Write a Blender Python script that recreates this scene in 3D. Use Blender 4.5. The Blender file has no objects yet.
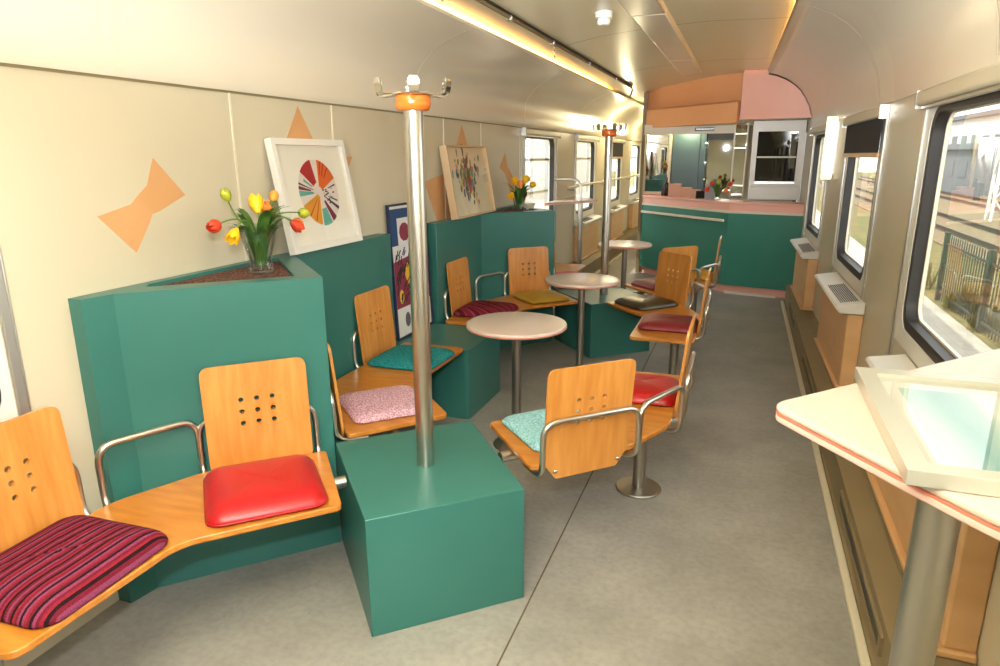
import bpy, bmesh, math, random
from mathutils import Vector, Matrix
from mathutils.geometry import delaunay_2d_cdt
random.seed(7)
S = bpy.context.scene
COL = S.collection
PI = math.pi

# ------------------------------------------------------------------ materials
def lin(c):
    return tuple(((v/255)/12.92 if v/255 <= .04045 else ((v/255+.055)/1.055)**2.4) for v in c)
def mat(name, rgb, rough=.5, metal=0., spec=.5, coat=0., noise=None, noise_rgb=None, noise_scale=(5,5,5), detail=4., bump=0., bump_scale=60., ramp=(.35,.65), emit=None, emit_s=0.):
    m = bpy.data.materials.new(name); m.use_nodes = True
    nt = m.node_tree; b = nt.nodes['Principled BSDF']
    b.inputs['Base Color'].default_value = (*lin(rgb), 1)
    b.inputs['Roughness'].default_value = rough
    b.inputs['Metallic'].default_value = metal
    b.inputs['Specular IOR Level'].default_value = spec
    b.inputs['Coat Weight'].default_value = coat
    tc = nt.nodes.new('ShaderNodeTexCoord')
    if noise_rgb:
        mp = nt.nodes.new('ShaderNodeMapping'); mp.inputs['Scale'].default_value = noise_scale
        n = nt.nodes.new('ShaderNodeTexNoise'); n.inputs['Scale'].default_value = 1.; n.inputs['Detail'].default_value = detail
        r = nt.nodes.new('ShaderNodeValToRGB')
        r.color_ramp.elements[0].position = ramp[0]; r.color_ramp.elements[1].position = ramp[1]
        r.color_ramp.elements[0].color = (*lin(rgb),1); r.color_ramp.elements[1].color = (*lin(noise_rgb),1)
        nt.links.new(tc.outputs['Object'], mp.inputs['Vector']); nt.links.new(mp.outputs['Vector'], n.inputs['Vector'])
        nt.links.new(n.outputs['Fac'], r.inputs['Fac']); nt.links.new(r.outputs['Color'], b.inputs['Base Color'])
    if bump:
        n2 = nt.nodes.new('ShaderNodeTexNoise'); n2.inputs['Scale'].default_value = bump_scale; n2.inputs['Detail'].default_value = 3
        bp = nt.nodes.new('ShaderNodeBump'); bp.inputs['Strength'].default_value = bump; bp.inputs['Distance'].default_value = .01
        nt.links.new(tc.outputs['Object'], n2.inputs['Vector']); nt.links.new(n2.outputs['Fac'], bp.inputs['Height']); nt.links.new(bp.outputs['Normal'], b.inputs['Normal'])
    if emit:
        b.inputs['Emission Color'].default_value = (*lin(emit),1); b.inputs['Emission Strength'].default_value = emit_s
    return m
def glass_mat(name, tint=(255,255,255), fac=.06, rough=.0):
    m = bpy.data.materials.new(name); m.use_nodes = True
    nt = m.node_tree; nt.nodes.clear()
    o = nt.nodes.new('ShaderNodeOutputMaterial'); t = nt.nodes.new('ShaderNodeBsdfTransparent'); g = nt.nodes.new('ShaderNodeBsdfGlossy')
    mx = nt.nodes.new('ShaderNodeMixShader'); fr = nt.nodes.new('ShaderNodeLayerWeight'); fr.inputs['Blend'].default_value = .25
    mu = nt.nodes.new('ShaderNodeMath'); mu.operation = 'MULTIPLY_ADD'; mu.inputs[1].default_value = .55; mu.inputs[2].default_value = fac*.5
    t.inputs['Color'].default_value = (*lin(tint),1); g.inputs['Roughness'].default_value = rough
    nt.links.new(fr.outputs['Fresnel'], mu.inputs[0]); nt.links.new(mu.outputs[0], mx.inputs['Fac'])
    nt.links.new(t.outputs[0], mx.inputs[1]); nt.links.new(g.outputs[0], mx.inputs[2]); nt.links.new(mx.outputs[0], o.inputs['Surface'])
    return m
def stripe_mat(name, cols, period, axis=0, rot=0., rough=.85, fuzzy=.15, bscale=300):
    """woven cloth with bands across one object axis"""
    m = bpy.data.materials.new(name); m.use_nodes = True
    nt = m.node_tree; b = nt.nodes['Principled BSDF']; b.inputs['Roughness'].default_value = rough; b.inputs['Specular IOR Level'].default_value = .15
    tc = nt.nodes.new('ShaderNodeTexCoord'); mp = nt.nodes.new('ShaderNodeMapping'); mp.inputs['Rotation'].default_value = (0,0,rot)
    sx = nt.nodes.new('ShaderNodeSeparateXYZ')
    ad = nt.nodes.new('ShaderNodeMath'); ad.operation = 'MULTIPLY'; ad.inputs[1].default_value = 1/period
    fr = nt.nodes.new('ShaderNodeMath'); fr.operation = 'FRACT'
    r = nt.nodes.new('ShaderNodeValToRGB'); r.color_ramp.interpolation = 'CONSTANT'
    n = len(cols)
    while len(r.color_ramp.elements) < n: r.color_ramp.elements.new(.5)
    for i,c in enumerate(cols):
        r.color_ramp.elements[i].position = i/n; r.color_ramp.elements[i].color = (*lin(c),1)
    nt.links.new(tc.outputs['Object'], mp.inputs['Vector']); nt.links.new(mp.outputs[0], sx.inputs[0])
    nt.links.new(sx.outputs[axis], ad.inputs[0]); nt.links.new(ad.outputs[0], fr.inputs[0]); nt.links.new(fr.outputs[0], r.inputs['Fac'])
    ch = nt.nodes.new('ShaderNodeTexNoise'); ch.inputs['Scale'].default_value = bscale
    mx = nt.nodes.new('ShaderNodeMixRGB'); mx.blend_type = 'MULTIPLY'; mx.inputs['Fac'].default_value = .6
    rr = nt.nodes.new('ShaderNodeValToRGB'); rr.color_ramp.elements[0].position=.3; rr.color_ramp.elements[0].color=(.35,.35,.35,1); rr.color_ramp.elements[1].position=.6
    nt.links.new(tc.outputs['Object'], ch.inputs['Vector']); nt.links.new(ch.outputs['Fac'], rr.inputs['Fac'])
    nt.links.new(r.outputs['Color'], mx.inputs[1]); nt.links.new(rr.outputs['Color'], mx.inputs[2]); nt.links.new(mx.outputs[0], b.inputs['Base Color'])
    bp = nt.nodes.new('ShaderNodeBump'); bp.inputs['Strength'].default_value = .6; bp.inputs['Distance'].default_value = .004
    nt.links.new(ch.outputs['Fac'], bp.inputs['Height']); nt.links.new(bp.outputs[0], b.inputs['Normal'])
    return m
def knit_mat(name, a, bcol, scale=130, rough=.9):
    return mat(name, a, rough=rough, spec=.15, noise_rgb=bcol, noise_scale=(scale,)*3, detail=2, bump=.9, bump_scale=scale*.7, ramp=(.4,.6))

M = {}
M['wall'] = mat('wall_beige_panel', (200,191,166), rough=.35, spec=.4, noise_rgb=(206,197,173), noise_scale=(.8,.8,.8))
M['cove'] = mat('cove_cream_enamel', (220,212,192), rough=.22, spec=.5, noise_rgb=(224,216,197), noise_scale=(.6,.6,.6))
M['ceil'] = mat('ceiling_cream', (220,208,174), rough=.3, spec=.4, noise_rgb=(225,214,182), noise_scale=(.7,.7,.7))
M['cream'] = mat('cream_trim', (222,212,190), rough=.4)
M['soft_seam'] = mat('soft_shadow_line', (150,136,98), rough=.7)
M['dark_seam'] = mat('shadow_gap', (96,84,58), rough=.8)
M['pale_seam'] = mat('seam_strip', (224,216,192), rough=.35)
M['floor'] = None
M['green'] = mat('green_laminate', (50,108,100), rough=.33, spec=.45, noise_rgb=(56,116,107), noise_scale=(1.5,1.5,1.5), bump=.03, bump_scale=200)
M['bargreen'] = mat('bar_green_laminate', (56,124,108), rough=.3, spec=.5, noise_rgb=(60,130,114), noise_scale=(1.5,1.5,1.5))
M['ply'] = mat('plywood_seat', (182,112,36), rough=.3, spec=.5, coat=.15, noise_rgb=(200,132,52), noise_scale=(6,30,6), detail=5)
M['plyback'] = mat('plywood_back', (194,126,54), rough=.32, spec=.5, coat=.15, noise_rgb=(210,146,72), noise_scale=(34,34,3), detail=5)
M['plyedge'] = M['ply']
M['steel'] = mat('brushed_steel', (200,196,186), rough=.28, metal=1.)
M['steel_d'] = mat('dull_steel', (176,172,162), rough=.38, metal=1.)
M['chrome'] = mat('polished_steel', (215,212,205), rough=.12, metal=1.)
M['alu'] = mat('anodised_aluminium', (205,205,200), rough=.35, metal=.9)
M['top'] = mat('table_laminate', (208,188,174), rough=.25, spec=.5, noise_rgb=(214,195,182), noise_scale=(3,3,3))
M['pinkedge'] = mat('pink_edge', (236,196,184), rough=.4)
M['pinkline'] = mat('salmon_line', (222,128,104), rough=.4)
M['orange_wood'] = mat('orange_lacquered_wood', (196,96,28), rough=.2, coat=.5, noise_rgb=(214,112,40), noise_scale=(20,20,60))
M['peach'] = mat('peach_paint', (208,156,104), rough=.6, noise_rgb=(213,162,111), noise_scale=(4,4,4))
M['white'] = mat('white_enamel', (226,223,215), rough=.35)
M['plastic'] = mat('white_plastic', (238,236,228), rough=.3)
M['rubber'] = mat('black_rubber', (34,31,30), rough=.5)
M['black'] = mat('black_metal', (22,21,20), rough=.45)
M['duct'] = mat('heater_duct_brown', (126,110,78), rough=.5, noise_rgb=(138,122,90), noise_scale=(2,2,2))
M['duct_top'] = mat('heater_duct_top', (124,112,86), rough=.55, noise_rgb=(138,125,98), noise_scale=(4,4,4))
M['casing'] = mat('peach_casing', (214,168,116), rough=.4, noise_rgb=(222,178,128), noise_scale=(3,3,12))
M['pink'] = mat('salmon_pink_laminate', (236,174,154), rough=.35, noise_rgb=(240,180,162), noise_scale=(2,2,2))
M['orange'] = mat('apricot_laminate', (234,168,116), rough=.4, noise_rgb=(238,174,124), noise_scale=(2,2,2))
M['gravel'] = mat('red_granulate', (72,40,32), rough=.9, noise_rgb=(150,100,84), noise_scale=(90,90,90), bump=1., bump_scale=120, ramp=(.45,.7))
M['glass'] = glass_mat('window_glass', (244,250,246), .06)
M['cglass'] = glass_mat('clear_glass', (244,248,246), .1)
M['pglass'] = glass_mat('picture_glass', (250,250,248), .03)
M['pglass'].node_tree.nodes['Math'].inputs[1].default_value=.22
M['mirror'] = mat('mirror', (226,228,222), rough=.01, metal=1.)
M['darkglass'] = mat('dark_glass', (40,38,34), rough=.02, spec=.9, metal=.35)
M['blind'] = mat('dark_blind_cloth', (48,48,50), rough=.9)
M['teal_dark'] = mat('dark_teal_lacquer', (58,84,88), rough=.4)
M['lamp'] = mat('lit_lamp_diffuser', (255,244,214), rough=.5, emit=(255,240,206), emit_s=.75)
M['tube'] = mat('lit_tube', (255,226,180), rough=.5, emit=(255,194,114), emit_s=34.)
M['leaf'] = mat('tulip_leaf', (64,104,40), rough=.45, noise_rgb=(92,134,56), noise_scale=(30,30,8))
M['stem'] = mat('tulip_stem', (104,140,66), rough=.5)
for k,c in dict(yellow=(240,186,24), orange=(226,120,44), red=(206,62,32), lime=(168,176,48), bud=(204,150,56)).items():
    M['tulip_'+k] = mat('tulip_'+k, c, rough=.45, noise_rgb=tuple(min(255,int(v*1.08)+6) for v in c), noise_scale=(60,60,60))
M['red_vinyl'] = mat('red_vinyl', (166,10,18), rough=.36, spec=.5, noise_rgb=(182,18,26), noise_scale=(8,8,8), bump=.05, bump_scale=400)
M['mustard'] = mat('mustard_vinyl', (176,136,36), rough=.45, noise_rgb=(186,148,46), noise_scale=(8,8,8))
M['black_vinyl'] = mat('dark_olive_vinyl', (58,48,28), rough=.3, noise_rgb=(70,58,36), noise_scale=(8,8,8))
M['burgundy'] = mat('burgundy_vinyl', (122,26,36), rough=.42, noise_rgb=(140,34,44), noise_scale=(60,60,60), bump=.3, bump_scale=150)
M['yellow_cloth'] = mat('yellow_cloth', (214,166,52), rough=.8)
M['coral_cloth'] = mat('coral_cloth', (206,84,70), rough=.7, noise_rgb=(218,100,84), noise_scale=(40,40,40))
M['teal_knit'] = knit_mat('teal_knit', (24,112,116), (52,150,152))
M['pink_knit'] = knit_mat('pink_knit', (176,128,146), (222,186,196))
M['sky_knit'] = knit_mat('pale_blue_knit', (122,180,186), (168,212,214))
B_,R_,P_,K_ = (112,26,46),(140,34,50),(136,60,92),(36,16,20)
M['stripe'] = stripe_mat('striped_weave', [P_,B_,R_,K_,B_,P_,B_,K_,R_,B_,P_,K_,B_,R_,P_,K_], .12, axis=1)
M['stripe2'] = stripe_mat('diagonal_striped_weave', [(130,34,50),(130,34,50),(150,66,84),(110,24,40),(96,20,34),(140,50,66)], .07, axis=0, rot=.6)
M['concrete_out'] = mat('pale_paving', (170,162,146), rough=.9, noise_rgb=(186,178,162), noise_scale=(2,2,2))
M['grass'] = mat('dry_grass', (96,92,42), rough=.95, noise_rgb=(132,112,62), noise_scale=(3,3,3), bump=.8, bump_scale=30)
M['ballast'] = mat('track_ballast', (112,94,66), rough=.95, noise_rgb=(142,120,86), noise_scale=(6,6,6), bump=.6, bump_scale=40)
M['rail'] = mat('rail_steel', (84,66,50), rough=.5, metal=.5)
M['fence'] = mat('fence_paint', (62,62,48), rough=.6)
M['bldg'] = mat('pale_render', (214,212,206), rough=.8)
M['bldg_d'] = mat('grey_cladding', (120,122,124), rough=.7)
M['foliage'] = mat('foliage', (84,84,34), rough=.8, noise_rgb=(128,112,52), noise_scale=(5,5,5), bump=1., bump_scale=14)

def floor_mat():
    m = bpy.data.materials.new('grey_screed_floor'); m.use_nodes = True
    nt = m.node_tree; b = nt.nodes['Principled BSDF']; b.inputs['Roughness'].default_value = .42; b.inputs['Specular IOR Level'].default_value = .35
    tc = nt.nodes.new('ShaderNodeTexCoord')
    n1 = nt.nodes.new('ShaderNodeTexNoise'); n1.inputs['Scale'].default_value = 2.2; n1.inputs['Detail'].default_value = 8; n1.inputs['Roughness'].default_value = .62
    r1 = nt.nodes.new('ShaderNodeValToRGB')
    e = r1.color_ramp.elements; e[0].position = .3; e[1].position = .68
    e[0].color = (*lin((140,138,131)),1); e[1].color = (*lin((168,165,157)),1)
    n2 = nt.nodes.new('ShaderNodeTexNoise'); n2.inputs['Scale'].default_value = 38; n2.inputs['Detail'].default_value = 5
    r2 = nt.nodes.new('ShaderNodeValToRGB'); r2.color_ramp.elements[0].position = .3; r2.color_ramp.elements[1].position = .6
    r2.color_ramp.elements[0].color = (.86,.86,.86,1)
    v = nt.nodes.new('ShaderNodeTexVoronoi'); v.inputs['Scale'].default_value = 9
    r3 = nt.nodes.new('ShaderNodeValToRGB'); r3.color_ramp.elements[0].position = .02; r3.color_ramp.elements[1].position = .045; r3.color_ramp.elements[0].color = (.72,.7,.66,1)
    m1 = nt.nodes.new('ShaderNodeMixRGB'); m1.blend_type='MULTIPLY'; m1.inputs[0].default_value = 1
    m2 = nt.nodes.new('ShaderNodeMixRGB'); m2.blend_type='MULTIPLY'; m2.inputs[0].default_value = 1
    L = nt.links.new
    for n in (n1,n2,v): L(tc.outputs['Object'], n.inputs['Vector'])
    L(n1.outputs['Fac'], r1.inputs['Fac']); L(n2.outputs['Fac'], r2.inputs['Fac']); L(v.outputs['Distance'], r3.inputs['Fac'])
    L(r1.outputs[0], m1.inputs[1]); L(r2.outputs[0], m1.inputs[2]); L(m1.outputs[0], m2.inputs[1]); L(r3.outputs[0], m2.inputs[2]); L(m2.outputs[0], b.inputs['Base Color'])
    bp = nt.nodes.new('ShaderNodeBump'); bp.inputs['Strength'].default_value = .08; bp.inputs['Distance'].default_value = .01
    L(n2.outputs['Fac'], bp.inputs['Height']); L(bp.outputs[0], b.inputs['Normal'])
    return m
M['floor'] = floor_mat()

# ------------------------------------------------------------------ mesh helpers
class MB:
    def __init__(s): s.v=[]; s.f=[]; s.mi=[]; s.cur=0
    def add(s, vs, fs):
        o=len(s.v); s.v += [Vector(v) for v in vs]; s.f += [tuple(i+o for i in f) for f in fs]; s.mi += [s.cur]*len(fs); return s
    def box(s, x0,x1,y0,y1,z0,z1):
        return s.add([(x0,y0,z0),(x1,y0,z0),(x1,y1,z0),(x0,y1,z0),(x0,y0,z1),(x1,y0,z1),(x1,y1,z1),(x0,y1,z1)],
                     [(3,2,1,0),(4,5,6,7),(0,1,5,4),(1,2,6,5),(2,3,7,6),(3,0,4,7)])
    def prism(s, pts, z0, z1):
        n=len(pts)
        a=sum(pts[i][0]*pts[(i+1)%n][1]-pts[(i+1)%n][0]*pts[i][1] for i in range(n))
        if a<0: pts=pts[::-1]
        return s.add([(p[0],p[1],z0) for p in pts]+[(p[0],p[1],z1) for p in pts],
            [tuple(range(n-1,-1,-1)), tuple(range(n,2*n))]+[(i,(i+1)%n,n+(i+1)%n,n+i) for i in range(n)])
    def tube(s, path, r, n=10, cap=True, radii=None):
        P=[Vector(p) for p in path]; m=len(P)
        T=[]
        for i in range(m):
            t=(P[min(i+1,m-1)]-P[max(i-1,0)]); T.append(t.normalized())
        up=Vector((0,0,1)) if abs(T[0].z)<.9 else Vector((1,0,0))
        nrm=(up-T[0]*up.dot(T[0])).normalized()
        vs=[]
        for i in range(m):
            nrm=(nrm-T[i]*nrm.dot(T[i])).normalized(); bn=T[i].cross(nrm)
            rr=radii[i] if radii else r
            for k in range(n):
                a=2*PI*k/n; vs.append(P[i]+nrm*(rr*math.cos(a))+bn*(rr*math.sin(a)))
        fs=[(i*n+k, i*n+(k+1)%n, (i+1)*n+(k+1)%n, (i+1)*n+k) for i in range(m-1) for k in range(n)]
        if cap: fs += [tuple(range(n-1,-1,-1)), tuple((m-1)*n+k for k in range(n))]
        return s.add(vs,fs)
    def lathe(s, prof, c=(0,0,0), n=32):
        vs=[]; m=len(prof)
        for r,z in prof:
            for k in range(n):
                a=2*PI*k/n; vs.append((c[0]+r*math.cos(a), c[1]+r*math.sin(a), c[2]+z))
        fs=[(i*n+k, i*n+(k+1)%n, (i+1)*n+(k+1)%n, (i+1)*n+k) for i in range(m-1) for k in range(n)]
        fs += [tuple(range(n-1,-1,-1)), tuple((m-1)*n+k for k in range(n))]
        return s.add(vs,fs)
    def ring(s, outer, inner, d0, d1, mapf):
        """prism ring between two equally long loops (2D), extruded d0..d1 through mapf(a,b,d)"""
        n=len(outer)
        vs=[mapf(*p,d0) for p in outer]+[mapf(*p,d0) for p in inner]+[mapf(*p,d1) for p in outer]+[mapf(*p,d1) for p in inner]
        fs=[]
        for i in range(n):
            j=(i+1)%n
            fs += [(i,j,n+j,n+i),(2*n+i,3*n+i,3*n+j,2*n+j),(i,2*n+i,2*n+j,j),(n+i,n+j,3*n+j,3*n+i)]
        return s.add(vs,fs)
    def xf(s, mtx, start=0):
        for i in range(start,len(s.v)): s.v[i]=mtx@s.v[i]
        return s
    def build(s, name, m, parent=None, smooth=False, bevel=0., base=None, seg=2, angle=.6):
        me=bpy.data.meshes.new(name)
        off = base if base is not None else (parent['_b'] if parent is not None and '_b' in parent else (0,0,0))
        off=Vector(off)
        me.from_pydata([v-off for v in s.v],[],s.f)
        ms = m if isinstance(m,(list,tuple)) else [m]
        for q in ms: me.materials.append(q)
        if len(ms)>1:
            for p,i in zip(me.polygons,s.mi): p.material_index=i
        bm=bmesh.new(); bm.from_mesh(me); bmesh.ops.remove_doubles(bm,verts=bm.verts,dist=1e-6); bmesh.ops.recalc_face_normals(bm,faces=bm.faces); bm.to_mesh(me); bm.free()
        o=bpy.data.objects.new(name,me); COL.objects.link(o)
        if base is not None: o.location=off
        if parent is not None: o.parent=parent
        if parent is not None: o['_b']=tuple(off)
        if bevel:
            b=o.modifiers.new('bevel','BEVEL'); b.width=bevel; b.segments=seg; b.limit_method='ANGLE'; b.angle_limit=.6
        if smooth or bevel:
            for p in me.polygons: p.use_smooth=True
            try: me.set_sharp_from_angle(angle=angle)
            except Exception: pass
        return o
def tag(o, label, cat, group=None, kind=None):
    o['label']=label; o['category']=cat
    if group: o['group']=group
    if kind: o['kind']=kind
    return o
def thing(name, label, cat, loc=(0,0,0), group=None):
    o=bpy.data.objects.new(name,None); COL.objects.link(o); o.empty_display_size=.1
    o.location=loc; o['_b']=tuple(loc)
    return tag(o,label,cat,group)
def struct(o): o['kind']='structure'; return o
def rrect(a0,a1,b0,b1,r,n=6):
    pts=[]
    for cx,cy,s in ((a1-r,b1-r,0),(a0+r,b1-r,1),(a0+r,b0+r,2),(a1-r,b0+r,3)):
        for k in range(n+1):
            a=PI/2*(s+k/n); pts.append((cx+r*math.cos(a),cy+r*math.sin(a)))
    return pts
def roundpoly(pts, r, n=5):
    out=[]; m=len(pts)
    rs = r if isinstance(r,(list,tuple)) else [r]*m
    for i in range(m):
        p=Vector(pts[i]).to_2d(); a=Vector(pts[i-1]).to_2d(); b=Vector(pts[(i+1)%m]).to_2d()
        u=(a-p).normalized(); w=(b-p).normalized(); rr=rs[i]
        if rr<=0: out.append(tuple(p)); continue
        ang=u.angle(w); d=min(rr/math.tan(ang/2), .48*(a-p).length, .48*(b-p).length)
        p0=p+u*d; p1=p+w*d
        for k in range(n+1):
            t=k/n; out.append(tuple(p0*(1-t)**2+p*2*t*(1-t)+p1*t*t))
    return out
def arc_path(pts, r, n=6):
    """3D polyline with rounded corners"""
    P=[Vector(p) for p in pts]; out=[P[0]]
    for i in range(1,len(P)-1):
        u=(P[i-1]-P[i]); w=(P[i+1]-P[i]); d=min(r,.48*u.length,.48*w.length)
        p0=P[i]+u.normalized()*d; p1=P[i]+w.normalized()*d
        for k in range(n+1):
            t=k/n; out.append(p0*(1-t)**2+P[i]*2*t*(1-t)+p1*t*t)
    out.append(P[-1]); return out
def uvball(mb, c, r, n=10, m=6, sc=(1,1,1)):
    prof=[(max(1e-4,math.sin(PI*i/m)),-math.cos(PI*i/m)) for i in range(m+1)]
    st=len(mb.v); mb.lathe(prof,(0,0,0),n)
    for i in range(st,len(mb.v)): v=mb.v[i]; mb.v[i]=Vector((c[0]+v.x*r*sc[0],c[1]+v.y*r*sc[1],c[2]+v.z*r*sc[2]))

XL,XR = -2.08,.71          # inner faces of the side walls
ZL,ZR = 1.87,1.875         # underside of the coves
Y0,Y1 = -5.0,14.6
def TP(x,y):
    return x-max(0,min(y,9.0)-4.2)*.021*max(0,min(1,(x+.1)/.3))

# ------------------------------------------------------------------ SETTING
f=MB().box(XL-.1,XR+.1,Y0,Y1,-.08,0).build('floor',M['floor']); struct(f)
o=MB().box(-.634,-.628,Y0,8.3,.0,.0012).build('trim_1',M['dark_seam']); struct(o)

# windows: (y0,y1) holes
WR=[(-4.6,-3.35),(-2.4,-1.15),(-.2,1.05),(2.02,3.45),(4.38,5.66),(6.62,7.9),(8.85,10.1)]
WL=[(-4.6,-3.35),(-2.4,-1.15),(0.,1.335),(6.45,7.72),(8.65,9.9),(10.85,12.1),(13.05,14.3)]
WZ0,WZ1=.78,1.83
def side_wall(name, x, sgn, wins, ztop, m):
    mb=MB(); t=.09
    xa,xb=(x,x+sgn*t) if sgn>0 else (x+sgn*t,x)
    for ya,yb in ((Y0,4.2),(4.2,9.0),(9.0,Y1)): mb.box(xa,xb,ya,yb,0,WZ0); mb.box(xa,xb,ya,yb,WZ1,ztop+.75)
    edges=[Y0]+[v for w in wins for v in w]+[Y1]
    for i in range(0,len(edges),2): mb.box(xa,xb,edges[i],edges[i+1],WZ0,WZ1)
    return struct(mb.build(name,m))
side_wall('wall_right',XR,1,WR,ZR,M['wall'])
side_wall('wall_left',XL,-1,WL,ZL,M['wall'])
struct(MB().box(XL-.09,XR+.09,Y1,Y1+.08,0,2.7).build('wall_end',M['wall']))
struct(MB().box(XL-.09,XR+.09,Y0-.08,Y0,0,2.7).build('wall_back',M['wall']))
# ceiling: shallow arch with reflector shoulders
def sweep(prof, y0, y1, closed=False):
    mb=MB(); n=len(prof)
    mb.add([(p[0],y0,p[1]) for p in prof]+[(p[0],y1,p[1]) for p in prof],
           [(i,i+1,n+i+1,n+i) for i in range(n-1)]+([(n-1,0,n,2*n-1)] if closed else []))
    if closed: mb.f += [tuple(range(n)),tuple(range(2*n-1,n-1,-1))]; mb.mi += [0,0]
    return mb
cp=[(-2.17,2.50),(-1.95,2.44),(-1.66,2.40),(-1.39,2.402),(-1.1,2.455),(-.7,2.495),(-.3,2.51),(.1,2.50),(.3,2.50),(.5,2.52),(.8,2.56)]
full=cp+[(p[0],p[1]+.06) for p in cp[::-1]]
struct(sweep(full,Y0,Y1,True).build('ceiling',M['ceil'],smooth=True,angle=.5))
# coves
left=[(-2.082,1.87),(-2.062,1.868),(-2.05,1.90),(-2.055,1.985),(-2.044,2.09),(-2.012,2.145),(-1.976,2.19),(-1.925,2.235),(-1.835,2.29),(-1.752,2.325),(-1.692,2.345)]
lo=left+[(-1.646,2.362),(-1.642,2.378),(-1.655,2.380),(-1.76,2.346),(-1.85,2.305),(-1.95,2.245),(-2.082,2.13)]
struct(sweep(lo,Y0,Y1,True).build('trim_2',M['cove'],smooth=True,angle=.6))
right=[(.712,1.872),(.70,1.872),(.697,1.90),(.683,2.0),(.654,2.10),(.613,2.18),(.556,2.265),(.487,2.33),(.403,2.385),(.30,2.43),(.215,2.452)]
ro=right+[(.19,2.458),(.186,2.474),(.20,2.476),(.30,2.448),(.41,2.405),(.50,2.35),(.575,2.28),(.712,2.12)]
cv=sweep(ro,Y0,4.2,True); c2=sweep(ro,4.2,8.2,True); cv.add(c2.v,c2.f); struct(cv.build('trim_3',M['cove'],smooth=True,angle=.6))
# seams on the cove panels
def seam(prof, off, y, name):
    pts=[(p[0]+off*(1 if p[0]<-.7 else -1)*.5,p[1]-.001) for p in prof]
    mb=MB(); n=len(pts)
    mb.add([(p[0],y-.008,p[1]) for p in pts]+[(p[0],y+.008,p[1]) for p in pts],[(i,i+1,n+i+1,n+i) for i in range(n-1)])
    mb.add([(p[0]-.006*(1 if p[0]<-.7 else -1),y-.008,p[1]+.003) for p in pts]+[(p[0]-.006*(1 if p[0]<-.7 else -1),y+.008,p[1]+.003) for p in pts],[(i,n+i,n+i+1,i+1) for i in range(n-1)])
    struct(mb.build(name,M['pale_seam'],smooth=True))
ns=4
for y in (1.80,1.87,4.12,6.45,8.7): seam(left[2:],.004,y,'trim_%d'%ns); ns+=1
TAPER=set()
for y in (.6,2.6,4.62): seam(right[2:],.004,y,'trim_%d'%ns); TAPER.add('trim_%d'%ns); ns+=1
# dark shadow gap under the left cove and pale seams between wall panels
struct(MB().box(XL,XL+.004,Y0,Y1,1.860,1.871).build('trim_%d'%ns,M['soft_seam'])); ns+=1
for y,z0 in ((2.43,0.4),(3.19,.4),(4.61,.4),(5.35,.4),(6.38,.3)):
    struct(MB().box(XL,XL+.004,y-.005,y+.005,z0,1.862).build('trim_%d'%ns,M['pale_seam'])); ns+=1
struct(MB().box(XL,XL+.008,1.372,1.380,.3,1.868).build('trim_%d'%ns,M['alu'],bevel=.003)); ns+=1
# ceiling cross joints
for y in (3.3,5.3,7.4):
    pts=[(p[0],p[1]-.0015) for p in cp[3:9]]
    n=len(pts); mb=MB(); mb.add([(p[0],y-.004,p[1]) for p in pts]+[(p[0],y+.004,p[1]) for p in pts],[(i,i+1,n+i+1,n+i) for i in range(n-1)])
    struct(mb.build('trim_%d'%ns,M['dark_seam'])); ns+=1
# ceiling cable duct made of lengths with a gap between them
duct=thing('ceiling_duct','cream raised cable duct running along the middle of the ceiling','ceiling duct',(-.68,5,2.49)); duct['kind']='structure'
for a,b in ((-2,2.3),(2.31,4.70),(4.715,6.95),(6.965,8.2)):
    MB().prism([(-.80,2.51),(-.785,2.465),(-.57,2.465),(-.555,2.52)],a,b).xf(Matrix(((1,0,0,0),(0,0,1,0),(0,1,0,0),(0,0,0,1)))).build('duct_cover',M['cove'],duct,bevel=.006)

# ------------------------------------------------------------------ cove lights
for side,x,z,ya in (('left',-1.76,2.372,9.0),('right',.30,2.478,8.0)):
    t=thing('cove_light','long warm tube light hidden behind the cove lip on the %s side'%('left' if side=='left' else 'right'),'cove light',(x,4,z))
    mb=MB()
    y=-2.
    while y<ya-.1:
        y2=min(y+1.18,ya); mb.tube([(x,y,z),(x,y2-.05,z)],.010,8); y=y2
    mb.build('light_tube',M['tube'],t,smooth=True)
    mb=MB(); mb.box(x-.018,x+.018,-2,ya,z-.022,z-.012).build('tube_tray',M['white'],t)

# spotlight track / rail along the left cove
rt=thing('track_rail','dark slim track rail running along the left edge of the ceiling','rail',(-1.39,4,2.4))
MB().tube(arc_path([(-1.385,-2,2.385),(-1.385,8.55,2.385),(-1.385,8.66,2.37),(-1.42,8.7,2.30)],.05),.012,8).build('rail',M['duct'],rt,smooth=True)
MB().box(-1.405,-1.365,-2,8.5,2.393,2.402).build('mounting_strip',M['black'],rt)
for y in (3.25,4.05,5.0,6.2,7.5,8.4): MB().box(-1.402,-1.368,y-.015,y+.015,2.366,2.402).build('rail_clip',M['steel'],rt,bevel=.003)
for i,(y,w) in enumerate(((3.08,'nearest the camera'),(5.05,'halfway to the bar'))):
    h=thing('picture_hook','small steel hook hanging from the ceiling rail, the one %s'%w,'hook',(-1.385,y,2.37),'hooks on the ceiling rail')
    MB().box(-1.392,-1.378,y-.012,y+.012,2.335,2.372).build('hook_clamp',M['chrome'],h,bevel=.003)
    MB().tube(arc_path([(-1.385,y,2.337),(-1.385,y,2.295),(-1.385,y+.018,2.288),(-1.385,y+.022,2.302)],.01),.0035,6).build('hook_wire',M['chrome'],h,smooth=True)
sd=thing('smoke_detector','small round white smoke detector on the ceiling beside the duct','smoke detector',(-.93,4.55,2.47))
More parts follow.
